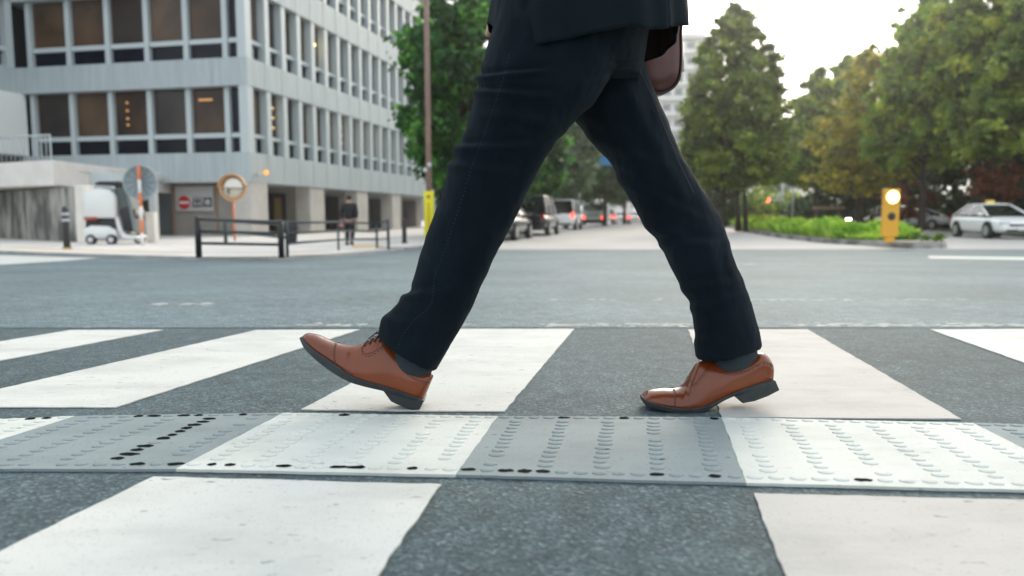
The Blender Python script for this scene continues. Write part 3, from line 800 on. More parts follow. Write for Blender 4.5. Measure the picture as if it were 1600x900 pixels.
def arm(sh_, el, wr, hand_dir, spread, curl):
    i = len(J); J.extend([(sh_, .055), (el, .04), (wr, .028)]); E.extend([(3, i), (i, i + 1), (i + 1, i + 2)])
    palm = wr + hand_dir * .05; J.append((palm, (.034, .016))); E.append((i + 2, i + 3))
    side = spread.normalized(); nrm = hand_dir.cross(side).normalized()
    for f, (o_, L_) in enumerate(((-.030, .068), (-.010, .076), (.010, .072), (.029, .058))):
        b = palm + hand_dir * .045 + side * o_; j = len(J)
        J.append((b, .0095)); J.append((b + hand_dir * L_ * .5 + nrm * curl * .4, .0085)); J.append((b + hand_dir * L_ * .85 + nrm * curl * 1.2, .007))
        E.extend([(i + 3, j), (j, j + 1), (j + 1, j + 2)])
    b = wr + hand_dir * .02 - side * .03; j = len(J); J.append((b, .011)); J.append((b + hand_dir * .035 - side * .022, .009)); J.append((b + hand_dir * .062 - side * .026 + nrm * curl * .4, .008))
    E.extend([(i + 2, j), (j, j + 1), (j + 1, j + 2)])
arm(shN, elN, wrN, (wrN - elN).normalized(), Vector((0, .3, 1)), .02)
arm(shF, elF, wrF, Vector((-.05, -.25, -1)).normalized(), Vector((1, .2, 0)), -.02)
skin_body('body', J, E, M_SKIN, man)
hb = MB(); 
hc = Vector((X0 + .0, YP, 1.635)); rg = []
for i in range(9):
    ph = R(100) * i / 8 + .02
    rg.append([hc + Vector((.105 * math.sin(ph) * math.cos(2 * PI * k / 24) + .012, .088 * math.sin(ph) * math.sin(2 * PI * k / 24), .085 * math.cos(ph) + (-.05 if math.cos(2 * PI * k / 24) > .1 and i > 5 else 0) + (.035 if math.cos(2 * PI * k / 24) < -.5 and i > 6 else 0))) for k in range(24)])
hb.rings(rg); hb.build('hair', mat('black_hair', (.012, .010, .009), .5, bs=300, bstr=.6, stretch=(1, 1, .15)), man, True, True)
# pale shirt front just ahead of the jacket edge
MB().rings([[Vector((X0 - JA * (.93 - .05 * q) + .0 , YP - .05 + .10 * k / 8, .86 + .55 * q)) + Vector((-.012 * math.sin(PI * k / 8), 0, 0)) for k in range(9)] for q in [i / 12 for i in range(13)]], closed=False, cap=False).build('shirt', mat('shirt_cotton', (0.55, .45, .38), .8), man, True, True)

# ---- leather bag slung on the far side
YB = YP + .24
ol = cr_path([(985, 60), (984, 100), (1000, 132), (1016, 146), (1030, 150.5), (1044, 147), (1056, 138), (1063, 124), (1065.5, 100), (1065, 60), (1062, 34), (1020, 28), (990, 34), (985, 60)], 5)[:-1]
ol = [Vector((p[0] - 5, p[1])) for p in ol]; bag = thing('shoulder_bag', 'brown leather bag hanging behind the walking man below his jacket hem', 'bag', at(1030, 150, YB))
c = sum((Vector(p) for p in ol), Vector((0, 0))) / len(ol); rg = []
for s, dy in ((.02, -.043), (.55, -.044), (.86, -.040), (.965, -.028), (1.0, -.012), (1.0, .012), (.965, .028), (.86, .04), (.55, .044), (.02, .043)):
    rg.append([Vector((at(*(c + (Vector(p) - c) * s), YB)[0], YB + dy, at(*(c + (Vector(p) - c) * s), YB)[2])) for p in ol])
M_BAG = mat('brown_leather', (0.13, 0.042, 0.032), .42, (0.08, .026, .02), 14, 4, bs=150, bstr=.25, bd=.002, coat=.15)
MB().rings(rg).build('pouch', M_BAG, bag, True, True)
pp = [Vector((at(*p, YB)[0], YB - .034, at(*p, YB)[2])) for p in [c + (Vector(q) - c) * .975 for q in ol]]
MB().tube(pp + [pp[0]], .0035, 8).build('piping', mat('dark_piping', (.035, .012, .012), .4), bag, True, True)
zr = [Vector((at(*p, YB)[0], YB, at(*p, YB)[2])) for p in [c + (Vector(q) - c) * 1.012 for q in ol[38:52]]]
MB().tube([at(1066, 66, YB), at(1067, 90, YB), at(1066.5, 112, YB)], .004, 8).build('zip', mat('zip_metal', (.75, .68, .62), .3, metal=.6), bag, True, True)
MB().tube([at(990, 40, YB), Vector((at(985, 0, YB).x, YB - .01, 1.0)), Vector((X0 + .06, YP + .19, 1.25)), Vector((X0 + .03, YP + .12, 1.46)), Vector((X0 + .02, YP + .1, 1.47)), Vector((X0 + .1, YP + .2, 1.3)), Vector((at(1050, 0, YB).x, YB, 1.0)), at(1060, 40, YB)], .010, 8).build('strap', M_BAG, bag, True, True)
# ================================================================ OFFICE BUILDING
BC = at(393, 338, 32.0); BC.z = 0
def bw(s, t, z): q = BC + V * s + U * t; return Vector((q.x, q.y, z))
def obox(mb, s0, s1, t0, t1, z0, z1):
    vs = [bw(s, t, z) for z in (z0, z1) for t in (t0, t1) for s in (s0, s1)]
    return mb.add(vs, [(0, 1, 3, 2), (4, 6, 7, 5), (0, 4, 5, 1), (2, 3, 7, 6), (0, 2, 6, 4), (1, 5, 7, 3)])
def s_of(px, t=0.0):      # along the left face
    k = (px - 800) / F; b = BC + U * t
    return (k * b.y - b.x) / (V.x - k * V.y)
def t_of(px, s=0.0):
    k = (px - 800) / F; b = BC + V * s
    return (k * b.y - b.x) / (U.x - k * U.y)
def zc(py): return at(393, py, 32.0).z
GZ = -0.465
M_BAND = mat('metal_cladding', (0.47, 0.52, 0.53), .6, (0.38, 0.43, 0.445), 3, 4, stretch=(4, 4, .15), spec=.5)
M_FIN = mat('pale_fin', (0.52, 0.57, 0.58), .5)
M_WALLB = mat('beige_render', (0.36, 0.33, 0.30), .8, (0.30, .275, .25), 1.3)
M_PIER = mat('pier_stone', (0.56, 0.53, 0.49), .75, (0.48, .455, .42), 1.5)
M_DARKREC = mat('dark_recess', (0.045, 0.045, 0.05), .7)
M_GB = mat('brown_blind_glass', (0.085, 0.050, 0.032), .2, (0.030, 0.022, 0.018), .55, 3, spec=.25)
M_GB2 = mat('brown_blind_glass_light', (0.12, 0.073, 0.045), .2, (0.06, 0.040, 0.028), .8, 3, spec=.3)
M_GB3 = mat('brown_blind_glass_dark', (0.05, 0.036, 0.030), .15, (0.02, 0.017, 0.017), .7, 3, spec=.35)
M_GK = mat('dark_glass', (0.006, 0.008, 0.016), .15, spec=.18)
M_GC = mat('curtain_glass', (0.19, 0.15, 0.11), .4, (0.05, 0.042, 0.036), 2.2, 1, mix=(.45, .55), stretch=(3, 3, .05), spec=.2)
M_GD = mat('grey_curtain_glass', (0.10, 0.09, 0.085), .3, (0.025, 0.026, 0.03), 2.2, 1, mix=(.45, .55), stretch=(3, 3, .05), spec=.2)
M_LAMPW = mat('warm_lamp', (1, .8, .3), .5, emit=(1, .72, .25), es=4.0)
bld = thing('office_building', 'grey office block with brown blinds and rows of tall fins at the street corner', 'building', bw(0, 0, GZ))
SL = s_of(44); TL = 31.0
zb = [(zc(284), zc(237)), (zc(132), zc(88))]; SH = zb[1][0] - zb[0][0]; BH = zb[0][1] - zb[0][0]
zb += [(zb[0][0] + 2 * SH, zb[0][0] + 2 * SH + BH), (zb[0][0] + 3 * SH, zb[0][0] + 3 * SH + BH), (zb[0][0] + 4 * SH, zb[0][0] + 4 * SH + BH)]
for i, (a, b) in enumerate(zb):
    m = MB()
    obox(m, 0, SL, 0, TL, a, b)
    # vertical panel joints, as thin battens a few millimetres proud
    for k in range(1, 22): obox(m, -.012, 0.0, k * 1.45 - .012, k * 1.45 + .012, a + .03, b - .03)
    for k in range(1, 8): obox(m, k * 1.64 - .012, k * 1.64 + .012, -.012, 0.0, a + .03, b - .03)
    m.build('spandrel_band', M_BAND, bld, world=True, bevel=.004)
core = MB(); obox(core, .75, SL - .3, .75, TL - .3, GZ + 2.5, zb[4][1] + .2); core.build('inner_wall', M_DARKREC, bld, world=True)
# windows
bays = [(s_of(a), s_of(b)) for a, b in ((381, 357), (357, 297), (297, 237), (237, 177), (177, 117), (117, 57))]
rnd = random.Random(11)
for fl in range(3):
    z0, z1 = zb[fl][1], zb[fl + 1][0]; zt = z0 + .27 * (z1 - z0)
    if fl < 2:
        for bi, (s0, s1) in enumerate(bays):
            f = MB(); obox(f, s1 - .12, s1 + .12, .28, .60, z0, z1); obox(f, s0, s1 - .15, .32, .50, zt - .10, zt + .10)
            wn = f.build('window', M_FIN, bld, world=True)
            p = MB(); obox(p, s0, s1 - .16, .46, .50, zt + .1, z1); pane = p.build('pane', M_GK if bi == 0 else (M_GB, M_GB2, M_GB3, M_GB, M_GB2)[(bi * 3 + fl * 2 + bi // 2) % 5], wn)
            q = MB(); obox(q, s0, s1 - .16, .46, .50, z0, zt - .1); pane2 = q.build('lower_pane', M_GK, wn)
            for o_ in (pane, pane2):
                for v in o_.data.vertices: v.co -= bld.location
            if fl == 0 and bi in (1, 3):
                c0 = bw(s1 - .16 - (.2 if bi == 1 else .45), .42, z1 - .5); ls = []
                if bi == 1: ls.append(MB().tube([c0 - V * .1, c0 - V * .75], .05, 8))
                else: ls += [MB().ball(c0 - V * .15 - Vector((0, 0, zz_)), .06) for zz_ in (0, .35, .7, .98)]
                for l in ls:
                    lo = l.build('lamp', mat('lamp_inside', (.5, .25, .08), .5, emit=(1, .5, .2), es=.22), wn)
                    for v in lo.data.vertices: v.co -= bld.location
    for k in range(21):
        t0 = .35 + 1.45 * k; t1 = t0 + 1.45
        f = MB(); obox(f, .04, .50, t0 - .17, t0 + .17, z0, z1); obox(f, .20, .45, t0 + .17, t1 - .17, zt - .08, zt + .08); obox(f, .32, .42, t0 + .70, t0 + .76, z0, zt - .08)
        wn = f.build('window', M_FIN, bld, world=True)
        r = rnd.random(); mm = M_GC if (fl == 0 and r < .75) or r < .35 else M_GD
        p = MB(); obox(p, .42, .46, t0 + .17, t1 - .17, zt + .08, z1); pane = p.build('pane', mm, wn)
        q = MB(); obox(q, .42, .46, t0 + .17, t1 - .17, z0, zt - .08); pane2 = q.build('lower_pane', M_GK, wn)
        for o_ in (pane, pane2):
            for v in o_.data.vertices: v.co -= bld.location
        if (fl, k) in ((1, 4), (0, 1), (0, 6), (0, 9)):
            if fl == 1: ls = [MB().ball(bw(.36, t0 + .6, z1 - .95), .13)]; mm = M_LAMPW
            else:
                ls = [MB().box(bw(.40, t0 + .7, z1 - zz_), (.08, .5, .10), AZ * -1) for zz_ in (.6, 1.05, 1.5)]
                mm = mat('lit_shelf', (.5, .35, .15), .5, emit=(1, .65, .3), es=.35)
            for l in ls:
                lo = l.build('lamp', mm, wn)
                for v in lo.data.vertices: v.co -= bld.location
col = MB(); 
for fl in range(3): obox(col, .02, s_of(381), .02, .36, zb[fl][1], zb[fl + 1][0])
col.build('corner_column', M_FIN, bld, world=True)
# ground floor
pm = []
for a, b in ((391, 421), (489, 511), (562, 578), (616, 629)):
    p = MB(); t0, t1 = t_of(a, .02), t_of(b, .02)
    if a == 391: obox(p, .02, .9, .05, max(t1, .9), GZ, zb[0][0])
    else: obox(p, .1, .9, t0, t1, GZ, zb[0][0])
    p.build('pillar', M_PIER, bld, world=True)
gw = MB(); obox(gw, 3.0, SL - .3, 1.2, TL - .3, GZ, zb[0][0]); gw.build('ground_floor_wall', M_WALLB, bld, world=True)
for a, b in ((423, 448), (512, 530), (580, 598), (632, 650)):
    dk = MB(); obox(dk, 2.9, 2.97, t_of(a, 2.95), t_of(b, 2.95), GZ, zb[0][0] - .25); dk.build('dark_opening', M_DARKREC, bld, world=True)  # panels on the wall, shade of the openings put in as dark colour
d2 = MB(); obox(d2, 2.84, 2.89, t_of(430, 2.87), t_of(441, 2.87), GZ + .1, zb[0][0] - .5); d2.build('poster_board', mat('olive_board', (.22, .24, .06), .6, (.3, .16, .07), 1.5), bld, world=True)
lw = MB(); obox(lw, s_of(389, .9), s_of(272, .9), .9, 1.15, GZ, zb[0][0]); lw.build('entry_wall', M_WALLB, bld, world=True)
fr = MB()
for px in (274, 341, 386): obox(fr, s_of(px, .85) - .04, s_of(px, .85) + .04, .82, .88, GZ, zb[0][0] - .03)
obox(fr, s_of(386, .85), s_of(274, .85), .83, .87, zb[0][0] - .12, zb[0][0] - .05)
fr.build('wall_trim', mat('tan_trim', (.36, .24, .16), .7), bld, world=True)
gate = MB()
for k in range(9): obox(gate, s_of(268, .6) + k * .14, s_of(268, .6) + k * .14 + .05, 1.0, 1.05, GZ, GZ + 1.9)
gate.build('bar_gate', mat('grey_bars', (.25, .28, .29), .5), bld, world=True)
# forward wing at the far left, with ribbed wall
wing = thing('building_wing', 'grey wing of the office block projecting forward at the left edge, white ribbed wall', 'building', bw(SL, 0, GZ))
wm = MB()
for a, b in zb[1:4]: obox(wm, SL, SL + 12, -9, TL * .5, a, b)
wm.build('spandrel_band', M_BAND, wing, world=True, bevel=.03)
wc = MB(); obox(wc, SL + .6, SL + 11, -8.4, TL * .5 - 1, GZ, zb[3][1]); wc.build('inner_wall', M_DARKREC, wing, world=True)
for k in range(5):
    f = MB(); z0, z1 = zb[1][1], zb[2][0]; zt = z0 + .27 * (z1 - z0); t0 = -.2 - 1.64 * k
    obox(f, SL + .05, SL + .5, t0 - .16, t0 + .16, z0, z1); obox(f, SL + .2, SL + .45, t0 - 1.48, t0 - .16, zt - .1, zt + .1)
    wn = f.build('window', M_FIN, wing, world=True)
    p = MB(); obox(p, SL + .45, SL + .5, t0 - 1.48, t0 - .16, zt + .1, z1); o_ = p.build('pane', M_GB, wn)
    q = MB(); obox(q, SL + .45, SL + .5, t0 - 1.48, t0 - .16, z0, zt - .1); o2 = q.build('lower_pane', M_GK, wn)
    for x_ in (o_, o2):
        for v in x_.data.vertices: v.co -= wing.location
rib = MB(); obox(rib, SL - .15, SL + 12, -9.0, .2, zc(236), zb[1][0])
for k in range(60): obox(rib, SL - .19, SL - .15, -9 + k * .155, -9 + k * .155 + .07, zc(236), zb[1][0])
for k in range(20): obox(rib, SL - .15 + k * .155, SL - .08 + k * .155, -9.04, -9.0, zc(236), zb[1][0])
rib.build('ribbed_wall', mat('white_ribbed', (.85, .85, .83), .5), wing, world=True)

# ================================================================ LEFT CORNER: walls, canopy, street things
def prism_thing(name, label, cat, poly, z0, z1, m, bev=.02, group=None):
    mb = MB().prism(poly, z0, z1); o = mb.build(name, m, None, bevel=bev)
    c = Vector((poly[0][0], poly[0][1], z0))
    for v in o.data.vertices: v.co -= c
    o.location = c; return tag(o, label, cat, group)
PZ = -0.46
a, b = at(125, 378, 24.6), at(-120, 370, 36)
d = Vector((b.x - a.x, b.y - a.y)).normalized(); n_ = Vector((-d.y, d.x)) * (-1 if (-d.y) > 0 else 1)
M_WALLC = mat('mossy_concrete', (0.40, 0.385, 0.35), .9, (0.10, 0.10, 0.092), 2.0, 7, mix=(.40, .60), stretch=(1, 1, .3), bs=12, bstr=.4, bd=.03)
wp = [a.xy[:], b.xy[:], (b.x, b.y + .4), (a.x, a.y + .4)]
prism_thing('boundary_wall', 'stained grey concrete wall with damp streaks at the left edge of the corner pavement', 'wall', wp, PZ, at(125, 292, 24.6).z, M_WALLC)
p0, p1 = at(122, 382, 24.3), at(140, 382, 24.3)
prism_thing('wall_pier', 'cream rendered pier ending the stained concrete wall beside the delivery trike', 'wall', [(p0.x, 24.25), (p1.x, 24.2), (p1.x, 24.75), (p0.x, 24.75)], PZ, at(130, 289, 24.3).z, mat('cream_render', (.80, .75, .69), .8, (.70, .66, .61), 2))
c0, c1, c2, c3 = at(-60, 300, 27.5), at(85, 300, 25.2), at(172, 300, 28.5), at(121, 300, 26.6)
prism_thing('canopy_extension', 'thin cream canopy extension reaching right over the grey cabinet', 'canopy', [(c3.x + .01, c3.y), c2.xy[:], (c2.x, 34), (c3.x + .01, 34)], at(120, 268, 26.6).z, at(85, 250, 25.2).z - .06, mat('cream_slab', (.78, .73, .68), .75, (.70, .65, .61), 1.4), .03)
prism_thing('canopy_block', 'cream flat canopy slab on top of the stained concrete wall', 'canopy', [c0.xy[:], c1.xy[:], c3.xy[:], (c3.x, 34), (c0.x - 1, 36)], at(85, 290, 25.2).z, at(85, 250, 25.2).z, mat('cream_slab', (.78, .73, .68), .75, (.70, .65, .61), 1.4), .04)
q0, q1 = at(117, 298, 27.4), at(176, 298, 27.4)
hut = prism_thing('grey_hut', 'pale grey metal cabinet standing under the canopy behind the trike', 'cabinet', [(q0.x, 27.4), (q1.x, 27.4), (q1.x, 28.4), (q0.x, 28.4)], PZ, at(150, 270, 27.4).z, mat('cabinet_grey', (.60, .65, .67), .6))
# balcony rail above the canopy
rl = thing('balcony_railing', 'pale metal railing on the canopy in front of the ribbed white wall', 'railing', at(78, 250, 27))
m = MB(); ya = 27.0
zt_, zb_ = at(78, 211, ya).z, at(78, 250, ya).z
pts = [at(px, 230, ya + (80 - px) * .01) for px in range(-40, 80, 7)]
for p in pts: m.tube([(p.x, p.y, zb_), (p.x, p.y, zt_)], .016, 6)
m.build('balusters', mat('pale_rail', (.52, .56, .57), .5), rl, True, True)
MB().tube([(pts[0].x, pts[0].y, zt_), (pts[-1].x, pts[-1].y, zt_), (pts[-1].x, pts[-1].y, zb_)], .035, 8).build('handrail', MATS['pale_rail'], rl, True, True)

# bollards
def bollard(px, py, h, wpx, label, bands=True):
    q = gnd(px, py, .055); r = wpx / 2 / F * q.y
    t = thing('bollard', label, 'bollard', q)
    MB().tube([(0, 0, 0), (0, 0, h * .86), (0, 0, h * .93), (0, 0, h * .98), (0, 0, h)], [r, r, r * .95, r * .7, r * .2], 16).build('post', mat('bollard_black', (.035, .035, .042), .5), t, True)
    if bands:
        for z in (.64, .78): MB().tube([(0, 0, h * z), (0, 0, h * (z + .07))], r * 1.06, 16).build('reflective_band', mat('grey_band', (.42, .44, .47), .4), t, True)
    MB().tube([(0, 0, 0), (0, 0, .03), (0, 0, .05)], [r * 1.5, r * 1.4, r], 16).build('base_ring', mat('ochre_base', (.30, .22, .08), .7) if bands else M_BLACK, t, True)
    return t
bollard(105, 389, at(105, 325, gnd(105, 389, .055).y).z + .47, 10, 'black bollard with two grey bands in front of the stained concrete wall')
bollard(632, 380, .80, 7, 'small dark bollard beside the brown street pole', False)

# pedestrian guard rails
M_RP = mat('rail_black', (.012, .013, .016), .45); M_RR = mat('rail_grey', (.04, .05, .055), .5)
def rail(label, posts, group=None, thick=1.0, m2=None, bars=(.96, .66, .36)):
    b0 = gnd(posts[0][0], posts[0][1], .055)
    t = thing('guard_rail', label, 'railing', b0, group=group)
    tops = []
    for (px, py, ty, wp_) in posts:
        q = gnd(px, py, .055); r = wp_ / 2 / F * q.y; zt = at(px, ty, q.y).z
        p = MB().tube([q, (q.x, q.y, zt), (q.x, q.y, zt + .015)], [r, r, r * .6], 12).build('post', M_RP if wp_ > 6 else M_RR, t, True, True)
        tops.append((q, zt))
    for bz in bars:
        path = [(q.x, q.y - .0, q.z + (zt - q.z) * bz) for q, zt in tops]
        MB().tube(path, .024 * thick, 8).build('rail_bar', m2 or M_RR, t, True, True)
    return t
rail('black guard rail with thick posts at the pavement corner, nearer of the two', [(311, 402.5, 340, 9.5), (440, 403, 345, 9.5)])
rail('short grey guard rail set back behind the thick posted black rail', [(353, 383, 344, 5.5), (449, 402, 346, 4.5)], m2=M_RR, bars=(.92, .55))
rail('thin grey guard rail running from the black corner post past the distant walker', [(449.5, 400, 346, 4.5), (529, 391, 345, 3.5), (589, 388, 348, 3.5), (607, 390, 343, 4.5)], m2=M_RR)
q = gnd(456, 378, .055)
o = MB().rings([[Vector((.19 * rx * math.cos(2 * PI * k / 16), .16 * rx * math.sin(2 * PI * k / 16), z)) for k in range(16)] for z, rx in ((0, .8), (.05, .95), (.5, 1.08), (.62, 1), (.68, .6))]).build('refuse_sack', mat('black_plastic', (.012, .012, .016), .35, bs=8, bstr=.6, bd=.05), None, True)
o.location = q; tag(o, 'black refuse sack on the pavement beside the corner guard rail post', 'bag')
q = gnd(612, 390, .01)
o = MB().box((0, 0, .03), (.75, .35, .06), .2, .015).build('drain_plate', mat('dark_plate', (.06, .075, .07), .7), None); o.location = q; tag(o, 'dark flat plate on the kerb at the foot of the thin guard rail', 'plate')

# brown street pole with yellow banner
q = gnd(671, 381, .055); zt = 9.0
pole = thing('street_pole', 'tall thin brown street pole with a yellow sleeve sign in front of the broadleaf tree', 'pole', q)
r = 4.6 / F * q.y
MB().tube([(0, 0, 0), (0, 0, 4), (-.03, 0, zt)], [r, r * .95, r * .8], 16).build('shaft', mat('brown_pole', (.26, .16, .125), .6, (.20, .12, .10), 2), pole, True)
zs, ze = at(671, 372, q.y).z - q.z, at(671, 299, q.y).z - q.z
yw = 7.6 / F * q.y
MB().rings([[Vector((yw * math.copysign(abs(math.cos(2 * PI * k / 24)) ** .5, math.cos(2 * PI * k / 24)), yw * .8 * math.copysign(abs(math.sin(2 * PI * k / 24)) ** .6, math.sin(2 * PI * k / 24)), z)) for k in range(24)] for z in (zs, ze - .03, ze)]).build('yellow_sleeve', mat('sign_yellow', (.78, .74, .02), .5), pole, True)
MR_ = mat('sign_red', (.55, .06, .03), .5)
MB().disc((0, -yw * .84, ze - .17), (0, 1, 0), .055, .01, 16).build('red_emblem', MR_, pole)
for i in range(7):
    zz_ = ze - .40 - i * .115; mk = MB(); mk.box((0, -yw * .84, zz_), (.075, .008, .018)); mk.box((0, -yw * .84, zz_ - .035), (.05, .008, .018)); mk.box((.0, -yw * .84 - .001, zz_ - .02), (.016, .008, .075)); mk.build('red_mark', MR_, pole)
cl = MB()
for z, x in ((at(671, 258, q.y).z - q.z, .03), (at(671, 266, q.y).z - q.z, -.10)): cl.ball((x, -.08, z), .075)
cl.build('bracket', mat('zinc', (.55, .57, .58), .4, metal=.3), pole, True)

# traffic mirrors
def mirror(px, pbase, pym, rpx, Y, label, back):
    q = at(px, 338, Y); q.z = PZ; r = rpx / F * Y; zc_ = at(px, pym, Y).z - PZ
    t = thing('traffic_mirror', label, 'mirror', q)
    m = MB(); nb = 6 if back else 1; H = zc_ + (r * .95 if back else -r)
    for i in range(nb):
        MB().tube([(0, -.02, H * i / nb), (0, -.02, H * (i + 1) / nb)], .048 if back else .035, 12).build('pole_band' if back else 'pole', mat('pole_orange', (.75, .20, .06), .5) if (i % 2 or not back) else mat('pole_white', (.75, .72, .7), .5), t, True)
    if back:
        s = MB(); n = 24
        prof = [(r * .02, .10), (r * .5, .075), (r * .85, .03), (r, 0.0)]
        s.rings([[Vector((a * math.cos(2 * PI * k / n), .06 + b, zc_ + a * math.sin(2 * PI * k / n))) for k in range(n)] for a, b in prof], cap=False)
        s.build('mirror_shell', mat('shell_grey', (.30, .36, .385), .5), t, True)
        sp_ = MB()
        for k in range(12):
            th = 2 * PI * k / 12; sp_.tube([(r * .12 * math.cos(th), .02, zc_ + r * .12 * math.sin(th)), (r * .97 * math.cos(th), .03, zc_ + r * .97 * math.sin(th))], .012, 5)
        sp_.build('ribs', mat('rib_dark', (.13, .16, .18), .5), t)
    else:
        n = 28; s = MB(); s.rings([[Vector((a * math.cos(2 * PI * k / n), -.04 - b, zc_ + a * math.sin(2 * PI * k / n))) for k in range(n)] for a, b in ((r * .02, .10), (r * .5, .075), (r * .8, .03), (r * .92, 0.0))], cap=True)
        s.build('mirror_face', mat('mirror_glass', (.55, .52, .45), .06, metal=.9), t, True)
    rim = [(r * math.cos(2 * PI * k / 32), (.03 if back else -.04), zc_ + r * math.sin(2 * PI * k / 32)) for k in range(33)]
    MB().tube(rim, .03 if back else .045, 8, False).build('rim', MATS['shell_grey'] if back else MATS.get('rim_orange') or mat('rim_orange', (.60, .33, .16), .5), t, True)
    if not back:
        hd = MB(); 
        vs = []
        for k in range(13):
            th = PI * k / 12; vs += [Vector((r * 1.05 * math.cos(th), .04, zc_ + r * 1.05 * math.sin(th))), Vector((r * 1.05 * math.cos(th), -.22, zc_ + r * 1.0 * math.sin(th)))]
        hd.add(vs, [(2 * k, 2 * k + 1, 2 * k + 3, 2 * k + 2) for k in range(12)]); ho = hd.build('hood', MATS['rim_orange'], t, True)
        ho.modifiers.new('solidify', 'SOLIDIFY').thickness = .01
    return t
mirror(221, 0, 285, 26, 21.5, 'round ribbed back of a traffic mirror on an orange and white banded pole', True)
mirror(366, 0, 293, 19.5, 26, 'orange rimmed round traffic mirror on a thin pole near the exit board', False)

# exit board: no-entry disc and the characters of 出口
Yb = (BC + V * s_of(308, .8) + U * .8).y
def fp(px, py, t=.80): q = BC + V * s_of(px, t) + U * t; return Vector((q.x, q.y, at(px, py, q.y).z))
bd = thing('exit_board', 'white board with red no-entry disc and two dark characters on the entry wall', 'sign', fp(308, 345))
pb = MB(); s0, s1 = s_of(337, .8), s_of(278, .8); z0, z1 = fp(308, 330).z, fp(308, 291).z
obox(pb, s0, s1, .78, .81, z0, z1); pb.build('panel', mat('board_white', (.50, .49, .47), .6), bd, world=True)
nrm = -U
cdisc = fp(291, 316.5, .77); rr = 10.3 / F * cdisc.y
MB().disc(cdisc, nrm, rr, .012).build('no_entry_disc', mat('noentry_red', (.62, .03, .035), .5), bd, world=True)
db = MB(); 
def strokes(mb, cx, cy, segs, w_=2.3, t=.775):
    for x0, y0, x1, y1 in segs:
        a_, b_ = fp(cx + x0, cy + y0, t), fp(cx + x1, cy + y1, t); 
        hw_ = w_ / 2 / F * a_.y; ax = (b_ - a_); L = ax.length; ax.normalize(); sd = ax.cross(nrm).normalized() * hw_
        a_ -= ax * hw_; b_ += ax * hw_
        f_ = [a_ - sd, b_ - sd, b_ + sd, a_ + sd]; mb.add(f_ + [p + nrm * .012 for p in f_], [(0, 1, 2, 3), (7, 6, 5, 4), (0, 4, 5, 1), (1, 5, 6, 2), (2, 6, 7, 3), (3, 7, 4, 0)])
strokes(db, 291, 316.5, [(-6.0, 0, 6.0, 0)], 3.4, .755)
db.build('no_entry_bar', mat('bar_white', (.8, .8, .78), .5), bd, world=True)
kj = MB()
strokes(kj, 311.5, 315.5, [(0, -7.5, 0, 7), (-5, -6, -5, -1), (-5, -1, 5, -1), (5, -6, 5, -1), (-6.3, 1.5, -6.3, 7), (-6.3, 7, 6.3, 7), (6.3, 1.5, 6.3, 7)], 2.0)
strokes(kj, 327.5, 315.5, [(-5.5, -5.5, 5.5, -5.5), (-5.5, -5.5, -5.5, 6.5), (5.5, -5.5, 5.5, 6.5), (-5.5, 6.0, 5.5, 6.0)], 2.6)
kj.build('characters', mat('char_dark', (.05, .055, .06), .5), bd, world=True)
# orange wall lamp on the lower band
wl = thing('wall_beacon', 'small orange warning lamp fixed to the lower grey band near the building corner', 'lamp', bw(0, t_of(412), zc(268)))
c = bw(-.25, t_of(412), zc(268)); MB().tube([bw(0, t_of(403), zc(272)), bw(-.2, t_of(410), zc(271))], .05, 8).build('arm', M_FIN, wl, True, True)
MB().ball(c, .11).build('lamp_glass', mat('orange_lamp', (.8, .3, .04), .4, emit=(1, .4, .05), es=.6), wl, True, True)

# delivery trike
Yt = 23.2; q = at(188, 338, Yt); q.z = PZ - .02
tr = thing('delivery_trike', 'white roofed delivery trike with big cargo box parked by the cream pier', 'scooter', q)
def tp(px, py, y=0): p = at(px, py, Yt); return Vector((p.x - q.x, y, p.z - q.z))
M_TW = mat('trike_white', (.76, .76, .74), .35, coat=.3); M_TB = mat('trike_black', (.02, .02, .024), .5)
def slab(mb, pts, hw_, bev=1): 
    n = len(pts); c = sum(pts, Vector((0, 0, 0))) / n; rg = []
    for s_, y_ in ((.90, -hw_), (.98, -hw_ * .9), (1, -hw_ * .6), (1, hw_ * .6), (.98, hw_ * .9), (.90, hw_)): rg.append([c + (p - c) * s_ + Vector((0, y_, 0)) for p in pts])
    return mb.rings(rg)
slab(MB(), [tp(142, 341), tp(140, 305), tp(145, 298), tp(165, 294), tp(182, 297), tp(189, 306), tp(192, 341)], .42).build('cargo_box', M_TW, tr, True)
slab(MB(), [tp(141, 372), tp(141, 357), tp(152, 352), tp(178, 353), tp(190, 359), tp(194, 372)], .40).build('rear_fender', M_TW, tr, True)
slab(MB(), [tp(141, 360), tp(141, 341), tp(191, 341), tp(198, 366), tp(190, 370)], .30).build('dark_gap', M_TB, tr, True)  # shade of the gap under the cargo box, put in as a black mass
slab(MB(), [tp(187, 338), tp(192, 338), tp(200, 362), tp(206, 367), tp(222, 368), tp(222, 373), tp(200, 374), tp(193, 366)], .34).build('foot_board', M_TW, tr, True)
slab(MB(), [tp(186, 291), tp(204, 291), tp(214, 334), tp(196, 334), tp(192, 306)], .30).build('dark_cover', mat('cover_grey', (.10, .115, .115), .5, spec=.2), tr)  # added dark slab, hides a bright spot between box and windscreen
slab(MB(), [tp(157, 287), tp(165, 284), tp(195, 284), tp(203, 288), tp(200, 290), tp(160, 290)], .40).build('roof', M_TB, tr, True)
slab(MB(), [tp(203, 288), tp(207, 290), tp(218, 335), tp(222, 364), tp(217, 364), tp(212, 335)], .34).build('windscreen', mat('screen_plastic', (.20, .22, .22), .5, spec=.2), tr)
slab(MB(), [tp(194, 328), tp(206, 323), tp(219, 328), tp(219, 348), tp(212, 362), tp(202, 360)], .33).build('seat', M_TB, tr, True)
